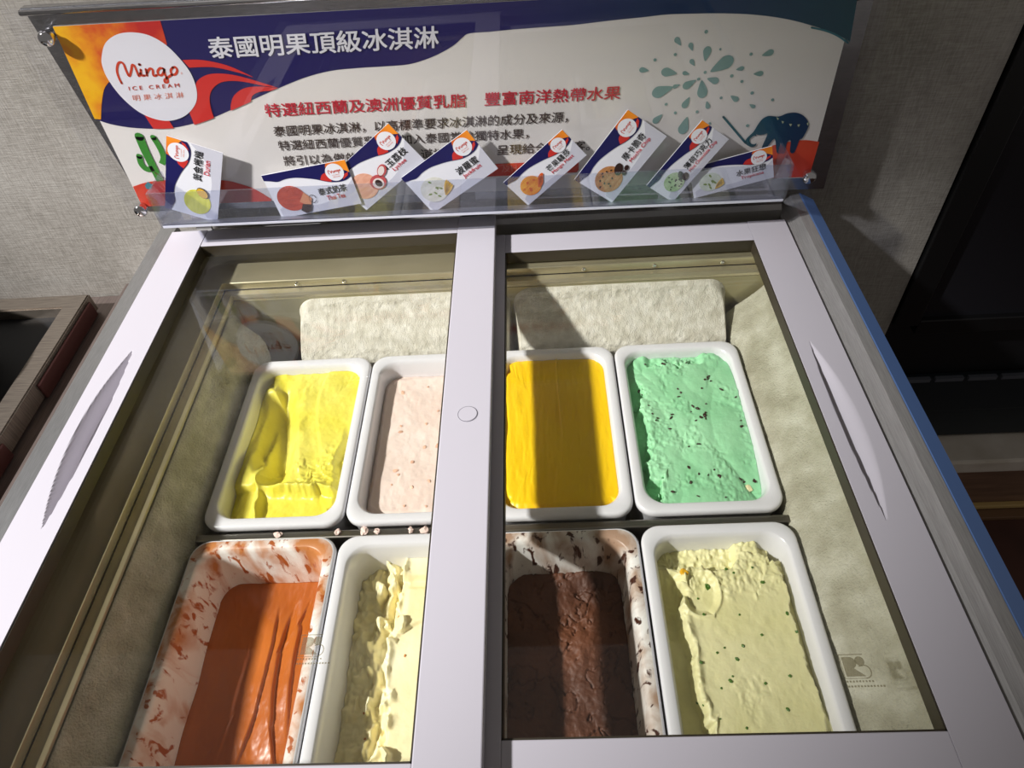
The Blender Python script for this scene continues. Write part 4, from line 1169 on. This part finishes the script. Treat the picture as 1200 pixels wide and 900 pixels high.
def ell(cx, cy, rx, ry, n=28, rot=0.0):
    return [(cx + rx * math.cos(t) * math.cos(rot) - ry * math.sin(t) * math.sin(rot), cy + rx * math.cos(t) * math.sin(rot) + ry * math.sin(t) * math.cos(rot)) for t in (2 * math.pi * k / n for k in range(n))]

def card(key, label, cx, cz, w, h, ang, y, zh, en, zw=0.36, ew=0.20, za=0.73):
    lr = R(3.0)
    pos = (cx, y, cz)
    rot = (Matrix.Rotation(-lr, 3, 'X') @ Matrix.Rotation(R(-ang), 3, 'Y')).to_euler()
    o = tag(empty('flavour_card', pos, rot), label, 'flavour card', 'flavour cards in the clear tray')
    X = lambda a: (a - 0.5) * w
    Z = lambda b: (0.5 - b) * h
    T = lambda pts: [(X(a), Z(b)) for (a, b) in pts]
    e = lambda k: -0.0006 - 0.00022 * k
    prism_xz('card_sheet', T([(0, 0), (1, 0), (1, 1), (0, 1)]), -0.0006, 0.0006, C_STOCK, o)
    fill('grey_ground', [T([(0.03, 1), (0.03, 0.80)] + spline([(0.10, 0.72), (0.30, 0.80), (0.55, 0.84), (0.80, 0.72), (1.0, 0.42)], 5) + [(1, 1)])], e(1), C_GREY, o)
    fill('navy_band', [T([(0, 0), (1, 0)] + spline([(1.0, 0.36), (0.93, 0.42), (0.84, 0.435), (0.72, 0.395), (0.58, 0.285), (0.41, 0.19), (0.32, 0.165), (0.24, 0.165), (0.15, 0.19), (0.07, 0.15), (0.0, 0.12)], 4))], e(2), C_NAVY, o)
    fill('orange_corner', [T([(0.77, 0), (1, 0)] + spline([(1.0, 0.27), (0.93, 0.18), (0.86, 0.10), (0.75, 0.08)], 3))], e(3), C_ORANGE, o)
    rl = 0.19 * max(h, 0.058)
    lx, lz = X(0.835), Z(0.215) if h > 0.058 else Z(0.24)
    fill('red_rays', [T(spline([(0.64, 0.32), (0.68, 0.22), (0.74, 0.19), (0.78, 0.20)], 3) + [(0.76, 0.40), (0.70, 0.37)]), T([(0.90, 0.40), (0.97, 0.33), (0.985, 0.26), (0.92, 0.30)])], e(3), C_RED, o)
    lg = fill('logo_disc', [ell(lx, lz, rl, rl)], e(4), C_STOCK, o)
    k = rl / 0.0135
    M = lambda pts: [(lx + a * k * 0.001, lz + b * k * 0.001) for (a, b) in pts]
    strokes('logo_script', [M(l) for l in ([(-8.6, -1.5), (-9.2, 2), (-8, 4.5), (-6.3, 3), (-4.6, -0.5), (-4, 3.2), (-2.4, 1.8), (-1.4, -0.4)], [(-0.6, 2.4), (-0.3, 0)], [(0.9, 2.6), (1.2, 0.2), (1.6, 2), (2.8, 2.6), (3.2, 0.3)],
            [(5.8, 2.8), (4.4, 2.4), (4.6, 0.6), (6.0, 1.0), (6.0, 2.6), (6.3, -1), (5.2, -2)], [(8.2, 3), (7.3, 1.6), (8.4, 0.8), (9.2, 2), (8.2, 3)])], 0.0009 * k, e(5), SCRIPT, o, 3)
    lettering('logo_lettering', [('ICE CREAM', *M([(-5, -4.6), (6, -4.6), (-5, -3.2)]), 0.0), ('明果冰淇淋', *M([(-4.6, -8), (6, -8), (-4.6, -6)]), 0.0)], e(5), PINKTXT, o)
    # picture of the scoop
    sx, sz, sr = X(0.225), Z(0.60), min(0.165 * w, 0.30 * h)
    ov = fill('scoop_picture', [ell(sx, sz, sr * 1.04, sr * 0.97)], e(3), SCOOP[key], o)
    rs = random.Random(len(key) * 7 + 3)
    def bits(name, n, mat, r, el=1.0, spread=0.75):
        lp = []
        for _ in range(n):
            a, d = rs.uniform(0, 6.28), math.sqrt(rs.random()) * sr * spread
            lp.append(ell(sx + d * math.cos(a), sz + d * math.sin(a), r, r * el, 8, rs.uniform(0, 3)))
        fill(name, lp, e(4), mat, o)
    gx, gz = sx + sr * 0.90, sz - sr * 0.45
    if key == 'durian':
        fill('garnish_picture', [ell(gx, gz + sr * 0.1, sr * 0.50, sr * 0.36, 20, 0.9)], e(5), P_CHO, o)
        fill('garnish_picture', [ell(gx - 0.0004, gz + sr * 0.13, sr * 0.45, sr * 0.31, 20, 0.9)], e(6), P_YEL, o)
    elif key == 'thai':
        fill('garnish_picture', [[(gx - sr * 0.45, gz + sr * 0.1), (gx + sr * 0.1, gz + sr * 0.75), (gx + sr * 0.5, gz + sr * 0.2), (gx + sr * 0.2, gz - sr * 0.4)]], e(5), P_PCH, o)
        fill('garnish_picture', [[(gx - sr * 0.6, gz - sr * 0.55), (gx - sr * 0.3, gz - sr * 0.1), (gx + sr * 0.35, gz - sr * 0.25), (gx + sr * 0.1, gz - sr * 0.75), (gx - sr * 0.3, gz - sr * 0.85)]], e(6), P_CHO, o)
        strokes('garnish_picture', [ell(gx + sr * 0.55, gz + sr * 0.15, sr * 0.25, sr * 0.3, 14)], 0.0009, e(5), P_CHO, o, 1)
    elif key == 'lychee':
        fill('garnish_picture', [ell(gx + sr * 0.1, gz + sr * 0.05, sr * 0.62, sr * 0.55), ell(gx + sr * 0.95, gz + sr * 0.5, sr * 0.5, sr * 0.32, 20, 0.5)], e(5), P_PNK, o)
        fill('garnish_picture', [ell(gx + sr * 0.05, gz - sr * 0.02, sr * 0.42, sr * 0.40), ell(gx + sr * 0.9, gz + sr * 0.52, sr * 0.38, sr * 0.22, 20, 0.5)], e(6), P_OWH, o)
        fill('garnish_picture', [ell(gx + sr * 0.08, gz - sr * 0.02, sr * 0.24, sr * 0.28)], e(7), P_CHO, o)
    elif key in ('jack', 'trop'):
        bits('fruit_specks', 7, P_GRN, 0.0015, 2.0)
        fill('garnish_picture', [ell(gx - sr * 0.05, gz + sr * 0.12 * q - 0.001, sr * 0.52, sr * 0.13, 14, 0.5 + 0.15 * q) for q in (-1, 0, 1, 2)], e(5), P_YEL, o)
    elif key == 'mango':
        bits('fruit_specks', 5, plain('print_deep_orange', lin(222, 92, 20), 0.5), 0.0018, 1.3)
        fill('garnish_picture', [ell(gx - sr * 0.1 + 0.0035 * q, gz + sr * 0.25 * q, sr * 0.42, sr * 0.2, 14, 0.4) for q in (0, 1, 2)], e(5), bpy.data.materials['print_deep_orange'], o)
    else:
        bits('chip_specks', 15 if key == 'mint' else 11, P_CHO, 0.0011 if key == 'mint' else 0.0013, 1.5, 0.85)
        if key == 'mocha':
            fill('garnish_picture', [ell(gx + sr * 0.1, gz + sr * 0.35, sr * 0.48, sr * 0.30, 14, 0.5), ell(gx + sr * 0.1, gz - sr * 0.15, sr * 0.2, sr * 0.16, 12, 0.4), ell(gx + sr * 0.5, gz - sr * 0.05, sr * 0.22, sr * 0.16, 12, 0.4)], e(5), P_CHO, o)
        else:
            fill('garnish_picture', [ell(gx, gz + sr * 0.5, sr * 0.4, sr * 0.22, 12, 0.8), ell(gx - sr * 0.2, gz + sr * 0.2, sr * 0.3, sr * 0.18, 12, 0.2)], e(5), plain('print_leaf', lin(30, 60, 30), 0.5), o)
            fill('garnish_picture', [ell(gx + sr * 0.15, gz, sr * 0.42, sr * 0.3, 12, 0.5)], e(6), P_CHO, o)
    z0, hh = 0.655, 0.16 * max(1, 0.058 / h)
    lettering('name_lettering', [(zh, (X(za - zw / 2), Z(z0)), (X(za + zw / 2), Z(z0)), (X(za - zw / 2), Z(z0 - hh)), 0.016)], e(3), C_BLACK, o)
    lettering('name_lettering', [(en, (X(za + 0.01 - ew / 2), Z(z0 + 0.135 * max(1, 0.058 / h))), (X(za + 0.01 + ew / 2), Z(z0 + 0.135 * max(1, 0.058 / h))), (X(za + 0.01 - ew / 2), Z(z0 + 0.03)), 0.014)], e(3), TXTRED, o)
    return o
card('durian', 'upright turned card with a bright yellow scoop, before the cactus', -0.463, 0.0865, 0.119, 0.0755, 66.6, 0.4115, '黃金榴槤', 'Durian', 0.40, 0.20)
card('thai', 'nearly level card with a rust red scoop', -0.2935, 0.0625, 0.127, 0.071, 7.8, 0.41, '泰式奶茶', 'Thai Tea', 0.34, 0.22)
card('lychee', 'tilted card with a pink scoop and cut lychee', -0.193, 0.088, 0.124, 0.071, 36.5, 0.414, '白玉荔枝', 'Lychee', 0.40, 0.20)
card('jack', 'tilted card with a pale scoop and yellow jackfruit strips', -0.0895, 0.0765, 0.122, 0.071, 32.7, 0.41, '波羅蜜', 'Jackfruit', 0.30, 0.26)
card('mango', 'steeply tilted narrow card with an orange scoop', 0.0475, 0.0738, 0.114, 0.052, 40.8, 0.4115, '芒果騷莎', 'Mango Meat', 0.36, 0.34, 0.70)
card('mocha', 'steep card with a brown chocolate-flecked scoop', 0.1542, 0.0838, 0.122, 0.069, 53.8, 0.4115, '摩卡脆奇', 'Mocha Chip', 0.36, 0.34, 0.70)
card('mint', 'steep narrow card with a green speckled scoop', 0.2495, 0.0725, 0.116, 0.05, 53.7, 0.4085, '薄荷巧克力', 'Mint Chocolate Chip', 0.44, 0.46, 0.66)
card('trop', 'low slightly tilted card with a pale scoop and yellow fruit, in front of the elephant', 0.3175, 0.05, 0.115, 0.05, 13.6, 0.4125, '水果狂想', 'Tropicana', 0.36, 0.28)
